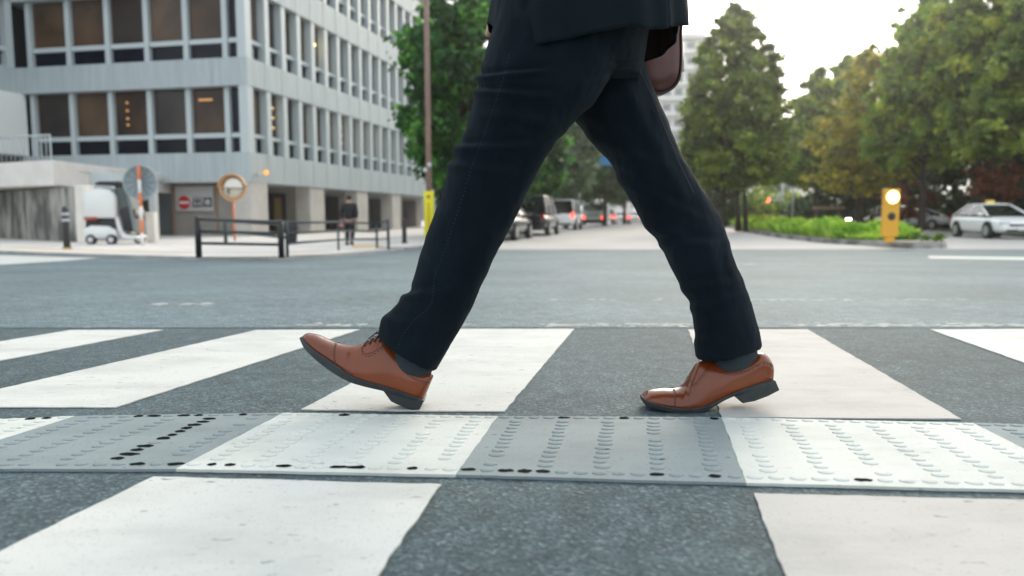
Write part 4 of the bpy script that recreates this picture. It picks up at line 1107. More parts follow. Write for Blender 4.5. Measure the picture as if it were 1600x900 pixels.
slab(MB(), [tp(142, 339), tp(162, 339), tp(162, 344), tp(142, 344)], .43).build('tail_light', mat('lamp_red', (.42, .10, .06), .5, spec=.3), tr, True)
for px, dy in ((153, -.36), (186, -.42), (218, 0)):
    c = tp(px, 372.5, dy); c.z = 8 / F * Yt
    wq = MB().disc(c, (0, 1, 0), 8 / F * Yt, .12, 20).build('wheel', M_TB, tr, True, bevel=.015)
    MB().disc(c + Vector((0, -.065, 0)), (0, 1, 0), 4.2 / F * Yt, .02, 16).build('rim', mat('alu_rim', (.6, .6, .6), .35, metal=.6), wq)
# pale concrete post between trike and exit wall
q = at(237, 338, 24.5); q.z = PZ
o = MB().box((0, 0, .5), (.28, .28, 1.0), 0, .02).build('gate_post', MATS['cream_render'], None); o.location = q; tag(o, 'low cream gate post to the right of the delivery trike', 'post')
q2 = at(241, 338, 27); q2.z = PZ
o = MB().box((0, 0, 1.1), (.22, .3, 2.2), 0, .02).build('gate_column', mat('grey_column', (.42, .45, .46), .6), None); o.location = q2; tag(o, 'slim grey gate column below the ribbed mirror beside the bar gate', 'post')

# distant walker in a dark suit seen from behind
YW = 24.3; q = gnd(547, 383, .055); YW = q.y; S = (at(547, 306, YW).z - q.z) / 1.70
wk = thing('person', 'distant man in black suit walking away on the pavement behind the thin guard rail', 'person', q)
def W(x, y, z): return Vector((q.x + x * S, q.y + y * S, q.z + z * S))
J = [(W(0, 0, .95), .09), (W(0, 0, 1.15), .09), (W(0, 0, 1.35), .10), (W(0, 0, 1.47), .055), (W(0, 0, 1.56), .075), (W(0, .01, 1.64), .075),
     (W(-.09, 0, .85), .08), (W(-.10, .08, .48), .055), (W(-.10, -.02, .08), .04), (W(-.10, .12, .04), .035),
     (W(.09, 0, .85), .08), (W(.10, .02, .48), .055), (W(.11, -.22, .12), .04), (W(.11, -.12, .05), .035),
     (W(-.20, 0, 1.38), .06), (W(-.27, -.03, 1.1), .045), (W(-.27, .08, .86), .03), (W(-.27, .12, .76), .03),
     (W(.20, 0, 1.38), .06), (W(.26, -.06, 1.1), .045), (W(.24, -.12, .86), .03), (W(.24, -.13, .77), .03)]
E = [(0, 1), (1, 2), (2, 3), (3, 4), (4, 5), (0, 6), (6, 7), (7, 8), (8, 9), (0, 10), (10, 11), (11, 12), (12, 13), (2, 14), (14, 15), (15, 16), (16, 17), (2, 18), (18, 19), (19, 20), (20, 21)]
skin_body('body', J, E, M_SKIN, wk)
M_SB = mat('black_suit', (.012, .012, .016), .8)
J2 = [(W(0, 0, .84), (.19, .14)), (W(0, 0, 1.1), (.165, .13)), (W(0, 0, 1.36), (.18, .13)), (W(0, 0, 1.46), .07), (W(-.21, 0, 1.38), .075), (W(-.275, -.03, 1.1), .06), (W(-.27, .07, .90), .05), (W(.21, 0, 1.38), .075), (W(.265, -.06, 1.1), .06), (W(.245, -.11, .90), .05)]
skin_body('jacket', J2, [(0, 1), (1, 2), (2, 3), (2, 4), (4, 5), (5, 6), (2, 7), (7, 8), (8, 9)], M_SB, wk)
J3 = [(W(0, 0, .95), .14), (W(-.09, 0, .82), .10), (W(-.10, .08, .48), .075), (W(-.10, -.01, .10), .065), (W(.09, 0, .82), .10), (W(.10, .02, .48), .075), (W(.11, -.20, .14), .065)]
skin_body('trousers', J3, [(0, 1), (1, 2), (2, 3), (0, 4), (4, 5), (5, 6)], M_SB, wk)
MB().ball(W(0, -.01, 1.63), (.095 * S, .105 * S, .10 * S)).build('hair', mat('black_hair', (.012, .01, .009), .6), wk, True, True)
for a_, b_ in ((W(-.10, -.06, .05), W(-.10, .18, .03)), (W(.11, -.26, .10), W(.11, -.06, .03))): MB().tube([a_, a_.lerp(b_, .5), b_], [.06 * S, .055 * S, .035 * S], 10).build('shoe', M_BLACK, wk, True, True)
MB().tube([W(0, 0, 1.44), W(0, 0, 1.485)], .075 * S, 14).build('collar', mat('white_cotton', (.8, .8, .8), .7), wk, True, True)
MB().box(W(-.30, .10, .70), (.10, .06, .12), 0, .02).build('parcel', mat('pink_parcel', (.55, .20, .22), .6), wk, False, True)
# ================================================================ TREES
M_BARK = mat('bark', (0.075, 0.055, 0.045), .9, (0.045, .035, .03), 6, stretch=(1, 1, .2), bs=20, bstr=.6, bd=.02)
L_BROAD = leaf_mat('broad_leaf', (0.010, 0.048, 0.014), (0.035, 0.15, 0.030), (0.18, 0.44, 0.06))
L_CONE = leaf_mat('conifer_leaf', (0.04, 0.08, 0.018), (0.16, 0.25, 0.04), (0.50, 0.58, 0.09))
L_GOLD = leaf_mat('golden_glow_leaf', (0.16, 0.18, 0.025), (0.44, 0.42, 0.05), (0.82, 0.64, 0.07))  # gold foliage tone, with the warm glow over the trees put into the colour
L_MID = leaf_mat('park_leaf', (0.035, 0.08, 0.015), (0.18, 0.32, 0.035), (0.66, 0.66, 0.07))
L_DARK = leaf_mat('dark_leaf', (0.02, 0.05, 0.02), (0.045, 0.10, 0.035), (0.10, 0.20, 0.06))
L_PALE = leaf_mat('pale_leaf', (0.07, 0.13, 0.07), (0.15, 0.24, 0.12), (0.30, 0.40, 0.22))
L_RED = leaf_mat('red_leaf', (0.12, 0.035, 0.02), (0.26, 0.07, 0.035), (0.38, 0.14, 0.06))
L_GRASS = leaf_mat('grass_blade', (0.12, 0.28, 0.03), (0.34, 0.56, 0.06), (0.60, 0.74, 0.14))

def leaves_mesh(cent, rad, n_per, size, rs, flat=.65, elong=1.5):
    nC = len(cent); idx = np.repeat(np.arange(nC), n_per); N = len(idx)
    d = rs.normal(size=(N, 3)); d /= np.linalg.norm(d, axis=1)[:, None]; rr = np.abs(rs.normal(size=N)) * .62
    p = cent[idx] + d * rr[:, None] * rad[idx][:, None] * np.array([1, 1, flat])
    nrm = rs.normal(size=(N, 3)) + d * .6 + np.array([0, 0, .5]); nrm /= np.linalg.norm(nrm, axis=1)[:, None]
    a = np.cross(nrm, rs.normal(size=(N, 3))); a /= np.linalg.norm(a, axis=1)[:, None]; b = np.cross(nrm, a)
    s = size * (.6 + .8 * rs.random(N)); a *= (s * elong / 2)[:, None]; b *= (s / 2)[:, None]
    v = np.stack([p - a, p - b * .9 + a * .1, p + a, p + b * .9 + a * .1], 1).reshape(-1, 3)
    return v, N
def mesh_quads(name, v, m, parent=None):
    N = len(v) // 4; me = bpy.data.meshes.new(name); me.vertices.add(len(v)); me.vertices.foreach_set('co', v.astype(np.float32).ravel())
    me.loops.add(4 * N); me.loops.foreach_set('vertex_index', np.arange(4 * N, dtype=np.int32))
    me.polygons.add(N); me.polygons.foreach_set('loop_start', np.arange(0, 4 * N, 4, dtype=np.int32)); me.polygons.foreach_set('loop_total', np.full(N, 4, dtype=np.int32))
    me.update(calc_edges=True); me.materials.append(m); o = bpy.data.objects.new(name, me); COL.objects.link(o); o.parent = parent; return o
def tree(name, label, loc, H, prof, z0, lm, seed, ncl=140, npl=90, size=.22, tr=.16, group=None, cl_r=.17, trunks=1, cat='tree', surf=.5, noisy=.25):
    rs = np.random.RandomState(seed); t = thing(name, label, cat, loc, group=group)
    hs = [p[0] for p in prof]; rsd = [p[1] for p in prof]; Rm = max(rsd)
    cent = []; rad = []
    tries = 0
    while len(cent) < ncl and tries < 20000:
        tries += 1
        u = rs.random(); Rr = np.interp(u, hs, rsd)
        if rs.random() > (Rr / Rm) ** 1.3 + .06: continue
        th = rs.random() * 2 * PI
        Rn = Rr * (1 + noisy * noise.noise(Vector((math.cos(th) * 1.7, math.sin(th) * 1.7, u * 4 + seed))) * 2)
        r = Rn * (rs.random() ** surf)
        cent.append((r * math.cos(th), r * math.sin(th), z0 + u * (H - z0))); rad.append(Rm * cl_r * (.6 + .8 * rs.random()) * (.5 + .5 * Rr / Rm))
    cent = np.array(cent); rad = np.array(rad)
    v, N = leaves_mesh(cent, rad, npl, size, rs); mesh_quads('crown', v, lm, t)
    tk = MB()
    for q in range(trunks):
        ox, oy = (rs.uniform(-.9, .9), rs.normal() * .5) if trunks > 1 else (0, 0)
        k = 7; top = H * (.92 - .1 * q)
        tk.tube([(ox * (1 - i / k * .6) + rs.normal() * .04, oy, top * i / k) for i in range(k + 1)], [tr * (1.25 if i == 0 else 1) * (1 - .9 * i / k) for i in range(k + 1)], 9)
    for j in rs.choice(len(cent), min(26, len(cent)), replace=False):
        c = cent[j]; zb_ = max(z0 * .75, c[2] - math.hypot(c[0], c[1]) * .8); zb_ = min(zb_, H * .85)
        r0 = tr * (1 - .9 * zb_ / (H * .92)) * .5
        tk.tube([(0, 0, zb_), (c[0] * .5, c[1] * .5, (zb_ + c[2]) / 2 + .1), tuple(c)], [max(r0, .02), max(r0 * .6, .012), .008], 5)
    tk.build('trunk', M_BARK, t, True)
    return t
def tloc(px, Y, lift=.05): p = at(px, 338, Y); return Vector((p.x, Y, g(Y) + lift))
def zh(px, py, Y): return at(px, py, Y).z - g(Y) - .05
ROUND = [(0, .55), (.15, .85), (.4, 1), (.7, .85), (.9, .5), (1, .15)]
def prof(l, R_): return [(a, b * R_) for a, b in l]
TALL = [(0, .75), (.1, 1), (.35, .95), (.6, .72), (.82, .42), (.95, .16), (1, .04)]
g1 = 'street trees on the left side of the boulevard'; g2 = 'park trees behind the opposite carriageway'
tree('broadleaf_tree', 'dense bright green broadleaf tree behind the brown street pole', tloc(722, 27.5), 9.6, prof(ROUND, 2.75), zh(700, 292, 27.5), L_BROAD, 3, 230, 150, .19, .17, cl_r=.20)
tree('broadleaf_tree', 'dark low broadleaf tree filling in behind the yellow sleeve sign', tloc(742, 34), 6.5, prof(ROUND, 2.3), .5, L_DARK, 4, 110, 130, .22, .14, cl_r=.24)
tree('street_tree', 'green street tree just past the nearest broadleaf, above the parked dark cars', tloc(815, 40), 8.5, prof(ROUND, 2.6), zh(815, 318, 40), L_BROAD, 5, 130, 110, .25, .16, group=g1, cl_r=.22)
tree('street_tree', 'pale silvery green street tree seen between the walking man\'s legs', tloc(884, 52), 9.0, prof(ROUND, 2.9), zh(884, 305, 52), L_PALE, 6, 130, 100, .28, .16, group=g1, cl_r=.2)
for px, Y, h, sd, lm, lab in ((945, 66, 10.5, 7, L_DARK, 'dark street tree over the grey bus'), (975, 84, 11, 8, L_DARK, 'dark street tree beyond the grey bus at the boulevard end'), (905, 96, 12, 9, L_BROAD, 'farthest green street tree behind the pale silvery one'), (1000, 118, 12, 10, L_DARK, 'dark distant tree at the vanishing point of the boulevard'), (860, 78, 11, 12, L_DARK, 'dark street tree behind the white parked van')):
    tree('street_tree', lab, tloc(px, Y), h, prof(ROUND, 4.2), zh(px, 314, Y), lm, sd, 110, 80, .42, .2, group=g1, cl_r=.22)
tree('conical_tree', 'tall conical dawn redwood standing alone right of the walking man', tloc(1141, 43), zh(1141, 8, 43), prof([(0, .72), (.07, .95), (.25, 1), (.5, .92), (.72, .70), (.88, .40), (1, .06)], 3.15), zh(1141, 292, 43), L_CONE, 21, 820, 95, .19, .12, cl_r=.14, trunks=5, surf=.42, noisy=.16)
park = [(1272, 62, 104, 3.2, 292, L_MID, 31, 'slim green park tree at the left end of the park row'), (1344, 51, 68, 2.9, 300, L_GOLD, 32, 'park tree left of the yellow beacon, golden glow put into its leaf colour'),
        (1392, 57, 14, 2.3, 250, L_MID, 33, 'tall thin wispy topped park tree behind the golden one'), (1316, 70, 88, 3.6, 300, L_MID, 34, 'green park tree half hidden behind the golden one'),
        (1440, 43, -10, 3.3, 262, L_MID, 35, 'large green park tree above the yellow beacon'), (1530, 39, -60, 3.6, 245, L_MID, 36, 'large park tree above the red shrub'),
        (1488, 54, 10, 3.8, 270, L_DARK, 37, 'dark park tree behind the parked silver cars'), (1625, 34, -60, 3.3, 235, L_CONE, 38, 'pale green park tree at the right edge of the picture'),
        (1590, 50, -20, 4.4, 280, L_DARK, 39, 'dark park tree behind the white taxi'), (1700, 40, -60, 3.8, 250, L_MID, 40, 'park tree standing beyond the right edge')]
for px, Y, top, R_, bot, lm, sd, lab in park:
    tree('park_tree', lab, tloc(px, Y, .1), zh(px, top, Y), prof(TALL if R_ < 3.5 else ROUND, R_), zh(px, bot, Y), lm, sd, 380 if R_ > 2.5 else 130, 66, .26 if Y < 60 else .32, .2, group=g2, cl_r=.19, noisy=.3)
tree('red_maple', 'small red leaved maple behind the white taxi', tloc(1553, 37, .1), zh(1553, 248, 37), prof(ROUND, 1.25), zh(1553, 318, 37), L_RED, 50, 60, 60, .16, .06, cl_r=.24)
tree('red_shrub', 'low rust red shrub under the dark park tree by the beacon', tloc(1420, 44, .1), 3.0, prof(ROUND, 1.7), .6, L_RED, 51, 40, 40, .18, .05, cl_r=.2, cat='shrub')
for i, (px, Y, h, R_, lm, lab) in enumerate([(1172, 78, 3.6, 2.6, L_MID, 'round green shrub left of the red traffic signal'), (1205, 95, 5.2, 3.4, L_MID, 'pale green shrub behind the red traffic signal'), (1262, 74, 2.6, 2.4, L_DARK, 'dark shrub behind the wooden bench'),
                                     (1322, 66, 4.4, 3.2, L_DARK, 'dark shrub right of the wooden bench'), (1390, 62, 4.6, 3.4, L_DARK, 'dark shrub directly behind the yellow beacon'), (1460, 60, 5.8, 3.8, L_DARK, 'dark shrub behind the silver cars'),
                                     (1530, 55, 5.6, 3.6, L_DARK, 'dark shrub under the large park tree left of the taxi roof'), (1600, 50, 5.4, 3.8, L_DARK, 'dark shrub behind the white taxi bonnet'), (1680, 48, 3.8, 3.6, L_DARK, 'dark shrub beyond the right edge'), (1118, 64, 3.6, 2.4, L_DARK, 'dark shrub at the foot of the conical tree, beside the rear leg'), (1236, 100, 4.0, 3.5, L_PALE, 'pale shrub below the blue sign board')]):
    tree('shrub', lab, tloc(px, Y, .1), h, prof([(0, .95), (.5, 1), (.85, .75), (1, .3)], R_), .1, lm, 60 + i, 60, 70, .30, .06, group='shrubs along the park edge', cl_r=.3, cat='shrub')

# plants on the median
rs = np.random.RandomState(5)
inn = inset(med_poly, .30)
def inside(p, poly):
    c = False; j = len(poly) - 1
    for i in range(len(poly)):
        if (poly[i][1] > p[1]) != (poly[j][1] > p[1]) and p[0] < (poly[j][0] - poly[i][0]) * (p[1] - poly[i][1]) / (poly[j][1] - poly[i][1]) + poly[i][0]: c = not c
        j = i
    return c
pts = []
while len(pts) < 12000:
    L_ = rs.random() ** 1.5 * 60; q = along((11.5 + rs.uniform(-2.5, 6), 23.6), L_)
    if inside(q, inn) and q[1] > 23.6: pts.append((q[0], q[1], g(q[1]) + .17))
pts = np.array(pts); N = len(pts); hh = (.38 + .32 * rs.random(N)) * (0.75 + .35 * np.sin(pts[:, 0] * 2.1) * np.sin(pts[:, 1] * 1.1)); th = rs.random(N) * 2 * PI
hh *= np.clip((pts[:, 1] - 22.8) / 2.5, .35, 1)
a = np.stack([np.cos(th), np.sin(th), 0 * th], 1) * (.045 + .05 * rs.random(N))[:, None]; lean = rs.normal(size=(N, 3)) * .16; lean[:, 2] = 0; up = np.stack([0 * hh, 0 * hh, hh], 1)
v = np.stack([pts - a * .6, pts + a * .6, pts + up + lean + a, pts + up + lean - a], 1).reshape(-1, 3)
gr = mesh_quads('median_grass', v, L_GRASS); tag(gr, 'bright green ground cover plants filling the median', 'grass', kind='stuff')
pl = thing('beacon_plants', 'low reddish green plants at the foot of the yellow beacon', 'plant', Vector((12.1, 21.3, g(21.3) + .17)))
cent = np.array([(rs.normal() * .25 + (.3 if k % 2 else -.3), rs.normal() * .12 + .25, .10 + .12 * rs.random()) for k in range(12)]); vv, _ = leaves_mesh(cent, np.full(12, .14), 60, .06, rs)
mesh_quads('foliage', vv, L_MID, pl)

hd = thing('hedge', 'low yellowish green hedge on the far left part of the median', 'hedge', Vector((*along((13.9, 41), 0), g(41) + .17)))
cent = np.array([(U.x * L_ + rs.normal() * .25, U.y * L_ + rs.normal() * .25, .35 + .25 * rs.random()) for L_ in np.linspace(0, 26, 150)]) + np.array([.9, 0, 0])
vv, _ = leaves_mesh(cent, np.full(150, .40), 60, .12, rs); mesh_quads('foliage', vv, leaf_mat('hedge_leaf', (.10, .16, .02), (.28, .34, .04), (.50, .50, .08)), hd)
# ================================================================ YELLOW BEACON
q = Vector((11.78, 21.3, g(21.3) + .168)); q.x = at(1391, 338, 21.3).x
be = thing('median_beacon', 'yellow box beacon with lit amber lamp on the nose of the median', 'beacon', q)
k_ = 21.3 / F; Hh = at(1391, 295, 21.3).z - q.z
M_YB = mat('beacon_yellow', (.80, .40, .03), .5)
MB().box((0, 0, .16 + (Hh - .16) / 2), (24 * k_, 9 * k_, Hh - .16), 0, .02).build('housing', M_YB, be)
MB().box((0, 0, .09), (13 * k_, 7 * k_, .18), 0, .01).build('foot', M_YB, be)
zl = at(1391, 308, 21.3).z - q.z; zl2 = at(1391, 338, 21.3).z - q.z
MB().ball((0, -4.5 * k_, zl), (10.2 * k_, .05, 10.2 * k_), 24, 12).build('lamp', mat('amber_lamp', (1, .8, .3), .4, emit=(1, .70, .22), es=4.0), be, True)
MB().tube([(9.9 * k_ * math.cos(2 * PI * i / 28) , -4.7 * k_, zl + 9.9 * k_ * math.sin(2 * PI * i / 28)) for i in range(29)], .018, 6, False).build('lamp_rim', M_YB, be, True)
MB().ball((0, -4.5 * k_, zl2), (6.3 * k_, .045, 6.3 * k_), 20, 10).build('dark_lens', mat('dark_lens', (.03, .025, .02), .3), be, True)

# bench, far signal, sign board
Yn = 52; q = tloc(1295, Yn, .1); bn = thing('park_bench', 'wooden beam bench beyond the median plants', 'bench', q); s_ = Yn / F
MB().box((0, 0, zh(1295, 326, Yn)), (48 * s_, .35, .22), 0, .02).build('beam', mat('bench_wood', (.30, .20, .15), .8), bn)
for x in (-19, 17): MB().box((x * s_, 0, (zh(1295, 326, Yn) - .1) / 2), (.16, .25, zh(1295, 326, Yn) - .1), 0, .01).build('leg', mat('bench_leg', (.12, .09, .08), .8), bn)
Yn = 80; q = tloc(1221, Yn, .1); s_ = Yn / F; H = zh(1221, 262, Yn)
sg = thing('traffic_signal', 'distant traffic signal showing red on an arm beside the blue sign board', 'traffic light', q)
MB().tube([(0, 0, 0), (0, 0, H)], [.16, .12], 10).build('mast', mat('zinc_pole', (.5, .52, .53), .5), sg, True)
za = zh(1221, 313, Yn); MB().tube([(0, 0, za), (-30 * s_, 0, za)], .06, 8).build('arm', MATS['zinc_pole'], sg, True)
MB().box((-29 * s_, -.1, za), (22 * s_, .3, 7 * s_), 0, .06).build('signal_head', mat('signal_grey', (.42, .44, .45), .5), sg)
MB().ball((-24.5 * s_, -.28, za), (.27, .1, .27)).build('red_lamp', mat('red_lamp', (1, .1, .05), .4, emit=(1, .08, .05), es=6), sg, True)
Yn = 72; q = tloc(1238, Yn, .1); s_ = Yn / F
sb = thing('sign_board', 'pale blue sign board on a thin post left of the park row', 'sign', q)
MB().tube([(0, 0, 0), (0, 0, zh(1238, 268, Yn))], .09, 8).build('post', MATS['zinc_pole'], sb, True)
MB().box((-3 * s_, -.1, zh(1235, 280, Yn)), (24 * s_, .12, 30 * s_), 0, .03).build('panel', mat('board_pale', (.50, .58, .64), .5), sb)
MB().box((3 * s_, -.18, zh(1235, 281, Yn)), (10 * s_, .04, 13 * s_), 0, .01).build('blue_field', mat('board_blue', (.10, .26, .45), .5), sb)
# blue overhead road sign
Yn = 58; q = tloc(905, Yn, .1); s_ = Yn / F; zs_ = zh(935, 250, Yn)
rs_ = thing('road_sign', 'blue direction sign hanging from a grey mast above the boulevard traffic', 'sign', q)
MB().tube([(0, 0, 0), (0, 0, zs_ - .3), (.3, 0, zs_ + .1), (55 * s_, 0, zs_ + .2)], [.12, .10, .08, .06], 10).build('mast', MATS['zinc_pole'], rs_, True)
MB().box((42 * s_, -.12, zs_), (44 * s_, .06, 19 * s_), 0, .03).build('blue_panel', mat('sign_blue', (.015, .22, .50), .5), rs_)
# glowing globes and post added for bright spots behind the dark van
Yn = 44; q = tloc(851, Yn, .06); gl = thing('added_globes', 'added pair of glowing white globes on a post behind the black van', 'glowing globe', q); s_ = Yn / F
zg = zh(850, 316, Yn); MB().tube([(0, 0, 0), (0, 0, zg - .1)], .05, 8).build('post', mat('globe_post', (.06, .06, .07), .5), gl, True)
for x in (-.16, .17): MB().ball((x, 0, zg), .13).build('globe', mat('glow_globe', (1, 1, 1), .4, emit=(.9, .95, 1), es=4), gl, True)

# ================================================================ VEHICLES
M_TYRE = mat('tyre', (.015, .015, .016), .8); M_RIMC = mat('wheel_rim', (.55, .56, .57), .3, metal=.7)
M_CGL = mat('car_glass', (.012, .016, .018), .05, spec=.7); M_TAIL = mat('tail_lamp', (.8, .03, .02), .3, emit=(1, .06, .04), es=2.2)
M_TAILO = mat('tail_lamp_unlit', (.35, .02, .02), .3); M_HEAD = mat('head_lamp', (.8, .82, .85), .1, metal=.3); M_HEADL = mat('head_lamp_lit', (1, 1, 1), .3, emit=(1, .97, .9), es=9)
M_PLATE = mat('plate_white', (.75, .75, .72), .5); M_TRIM = mat('black_trim', (.02, .02, .022), .5)
KIND = {
 'sedan': dict(L=4.7, body=[(-2.36, .38, .72, .66), (-2.30, .28, .92, .78), (-2.0, .24, 1.00, .83), (-1.5, .22, 1.0, .865), (-.5, .2, .97, .875), (.8, .2, .95, .875), (1.4, .22, .90, .86), (1.95, .24, .80, .82), (2.25, .28, .68, .74), (2.36, .36, .55, .62)],
               gb=(-1.95, 1.28, .80, .95), gt=(-1.0, .10, .56, 1.40)),
 'van': dict(L=4.7, body=[(-2.34, .36, .95, .78), (-2.32, .28, 1.02, .84), (-2.0, .24, 1.05, .87), (0, .22, 1.05, .875), (1.3, .22, 1.02, .87), (1.8, .24, .96, .84), (2.2, .27, .82, .78), (2.34, .36, .62, .66)],
             gb=(-2.26, 1.55, .84, 1.04), gt=(-2.05, .75, .70, 1.85)),
 'box': dict(L=3.4, body=[(-1.69, .36, .92, .66), (-1.67, .28, .98, .72), (-1.4, .24, 1.0, .735), (0, .22, 1.0, .74), (1.0, .22, .98, .735), (1.4, .24, .9, .72), (1.66, .3, .7, .62)],
             gb=(-1.62, 1.15, .71, 1.0), gt=(-1.5, .7, .62, 1.72)),
}
def car(kind, name, label, px, Y, paint, scale=1.0, az=None, lit=False, head=False, group=None, taxi=False, yoff=None):
    K = KIND[kind]; q = tloc(px, Y, .012); rz = -(AZ if az is None else az)
    t = thing(name, label, 'car', q, rz, group)
    S = scale; rg = []
    for y, zb_, zt_, hw_ in K['body']:
        ring = []
        for k in range(20):
            th = 2 * PI * (k + .5) / 20; c_, s_ = math.cos(th), math.sin(th)
            ring.append(Vector((hw_ * math.copysign(abs(c_) ** .38, c_) * (1 - .05 * max(0, s_)), y, (zb_ + zt_) / 2 + (zt_ - zb_) / 2 * math.copysign(abs(s_) ** .5, s_))) * S)
        rg.append(ring)
    b = MB().rings(rg).build('body', paint, t, True)
    b.modifiers.new('subdivision', 'SUBSURF').render_levels = 1
    y0, y1, w0, z0_ = K['gb']; u0, u1, w1, z1_ = K['gt']
    g4 = [(-w0, y0, z0_ - .03), (w0, y0, z0_ - .03), (w0, y1, z0_ - .03), (-w0, y1, z0_ - .03)]; t4 = [(-w1, u0, z1_), (w1, u0, z1_), (w1, u1, z1_), (-w1, u1, z1_)]
    gm = MB().rings([[Vector(p) * S for p in g4], [Vector(p) * S for p in t4]]); gm.build('windows', M_CGL, t, bevel=.06 * S)
    rf = MB(); ro = [[Vector((x * 1.03, y, z)) * S for x, y, z in t4]]
    rf.rings([[Vector((x * 1.04, (y - (u0 + u1) / 2) * 1.05 + (u0 + u1) / 2, z1_ - .03)) * S for x, y, z in t4], [Vector((x * 1.0, (y - (u0 + u1) / 2) * 1.02 + (u0 + u1) / 2, z1_ + .02)) * S for x, y, z in t4], [Vector((x * .8, (y - (u0 + u1) / 2) * .85 + (u0 + u1) / 2, z1_ + .055)) * S for x, y, z in t4]])
    rf.build('roof', paint, t, True, bevel=.02)
    for sx in (-1, 1):
        for (ya, yb) in ((y0, u0), (y1, u1)): MB().tube([Vector((sx * w0 * 1.0, ya, z0_ - .03)) * S, Vector((sx * w1 * 1.01, yb, z1_)) * S], .045 * S, 6).build('window_pillar', paint, t, True)
        for fr_ in (.5,) if kind == 'sedan' else (.33, .66): MB().tube([Vector((sx * w0 * 1.0, y0 + (y1 - y0) * fr_, z0_ - .03)) * S, Vector((sx * w1 * 1.01, u0 + (u1 - u0) * fr_, z1_)) * S], .035 * S, 6).build('window_pillar', paint, t, True)
    hw_ = K['body'][4][3] if kind != 'box' else .74; wr = .32 if kind != 'box' else .28
    for sx in (-1, 1):
        for yw in (-K['L'] * .29, K['L'] * .30):
            c = Vector((sx * (hw_ - .09), yw, wr)) * S
            ar = MB().disc(c + Vector((sx * .02, 0, .02)) * S, (1, 0, 0), wr * 1.16 * S, .18 * S, 24).build('wheel_arch', M_TRIM, t)
            w_ = MB().disc(c + Vector((sx * .03, 0, 0)) * S, (1, 0, 0), wr * S, .20 * S, 24).build('wheel', M_TYRE, t, bevel=.02)
            MB().disc(c + Vector((sx * .125, 0, 0)) * S, (1, 0, 0), wr * .66 * S, .03 * S, 18).build('rim', M_RIMC, w_)
        yb = K['body'][0][0]; yf = K['body'][-1][0]; bw_ = K['body'][1][3]
        zt_ = (.80 if kind == 'sedan' else .90); tall = .16 if kind == 'sedan' else .34
        MB().box(Vector((sx * (bw_ - .10), yb + .035, zt_)) * S, Vector((.26 if kind == 'sedan' else .16, .10, tall)) * S, 0, .03).build('taillight', M_TAIL if lit else M_TAILO, t)
        MB().box(Vector((sx * (bw_ - .20), yf - .15, .66 if kind == 'sedan' else .74)) * S, Vector((.36, .22, .14)) * S, sx * -.25, .05).build('headlight', M_HEADL if (head and sx > 0) else M_HEAD, t)
        MB().box(Vector((sx * (w0 + .14), y1 - .35, z0_ + .05)) * S, Vector((.18, .10, .13)) * S, 0, .03).build('wing_mirror', paint, t)
    yb = K['body'][0][0]; yf = K['body'][-1][0]
    MB().box(Vector((0, yb - .005, .62 if kind != 'sedan' else .72)) * S, Vector((.34, .03, .17)) * S).build('number_plate', M_PLATE, t)
    MB().box(Vector((0, yf + .005, .44)) * S, Vector((.34, .03, .17)) * S).build('number_plate', M_PLATE, t)
    MB().box(Vector((0, yf - .06, .56)) * S, Vector((.9, .16, .09)) * S, 0, .02).build('grille', M_TRIM, t)
    MB().box(Vector((0, yf - .05, .33)) * S, Vector((1.1, .12, .10)) * S, 0, .02).build('air_intake', M_TRIM, t)
    MB().box(Vector((0, yb + .03, .36)) * S, Vector((1.3, .12, .12)) * S, 0, .02).build('rear_bumper', M_TRIM if kind != 'sedan' else paint, t)
    if taxi:
        r_ = MB().box(Vector((0, (u0 + u1) / 2 + .1, z1_ + .12)) * S, Vector((.34, .16, .15)) * S, 0, .04).build('roof_sign', mat('taxi_sign', (.85, .62, .10), .4), t)
    return t
P_W = mat('car_white', (.88, .88, .87), .35, coat=.5); P_S = mat('car_silver', (.62, .65, .66), .3, metal=.5, coat=.5); P_K = mat('car_black', (.012, .013, .016), .2, coat=.6)
P_D = mat('car_dark_grey', (.06, .07, .075), .25, coat=.5)
cars = 'cars along the boulevard'
car('sedan', 'sedan', 'white sedan taxi with small yellow roof sign at the right edge', 1552, 31.5, P_W, 1.0, AZ + PI - R(4), taxi=True)
car('sedan', 'parked_car', 'dark grey car half hidden behind the forward leg of the walking man', 784, 29.5, P_D, 1.0)
car('van', 'minivan', 'black minivan seen from behind in the left lane', 838, 36.5, P_K, 1.0)
car('van', 'minivan', 'white minivan ahead of the black one, with red tail lamps', 884, 52, P_W, 1.08, lit=True)
car('sedan', 'sedan', 'white car with lit red tail lamps far ahead in the middle lane', 972, 92, P_W, 1.0, lit=True, group=cars)
car('sedan', 'sedan', 'farthest white car with lit red tail lamps, partly behind the rear leg', 994, 92, P_W, 1.0, lit=True, group=cars)
car('box', 'kei_van', 'small pale boxy van just ahead of the grey bus', 949, 86, P_S, 1.0, lit=True, group=cars)
car('sedan', 'sedan', 'silver car parked right of the yellow beacon', 1440, 53, P_S, 1.0, AZ + PI * .5 + .9, group=None)
car('box', 'compact_car', 'pale compact car close behind the yellow beacon post', 1405, 55, P_S, .95, AZ + PI * .5 + .9)
car('sedan', 'sedan', 'black car with one bright headlight facing us behind the median plants', 1352, 58, P_K, 1.0, AZ + PI + .5, head=True)
car('sedan', 'sedan', 'small distant white car behind the median near the signal mast', 1243, 100, P_W, 1.0, AZ + PI + .6)
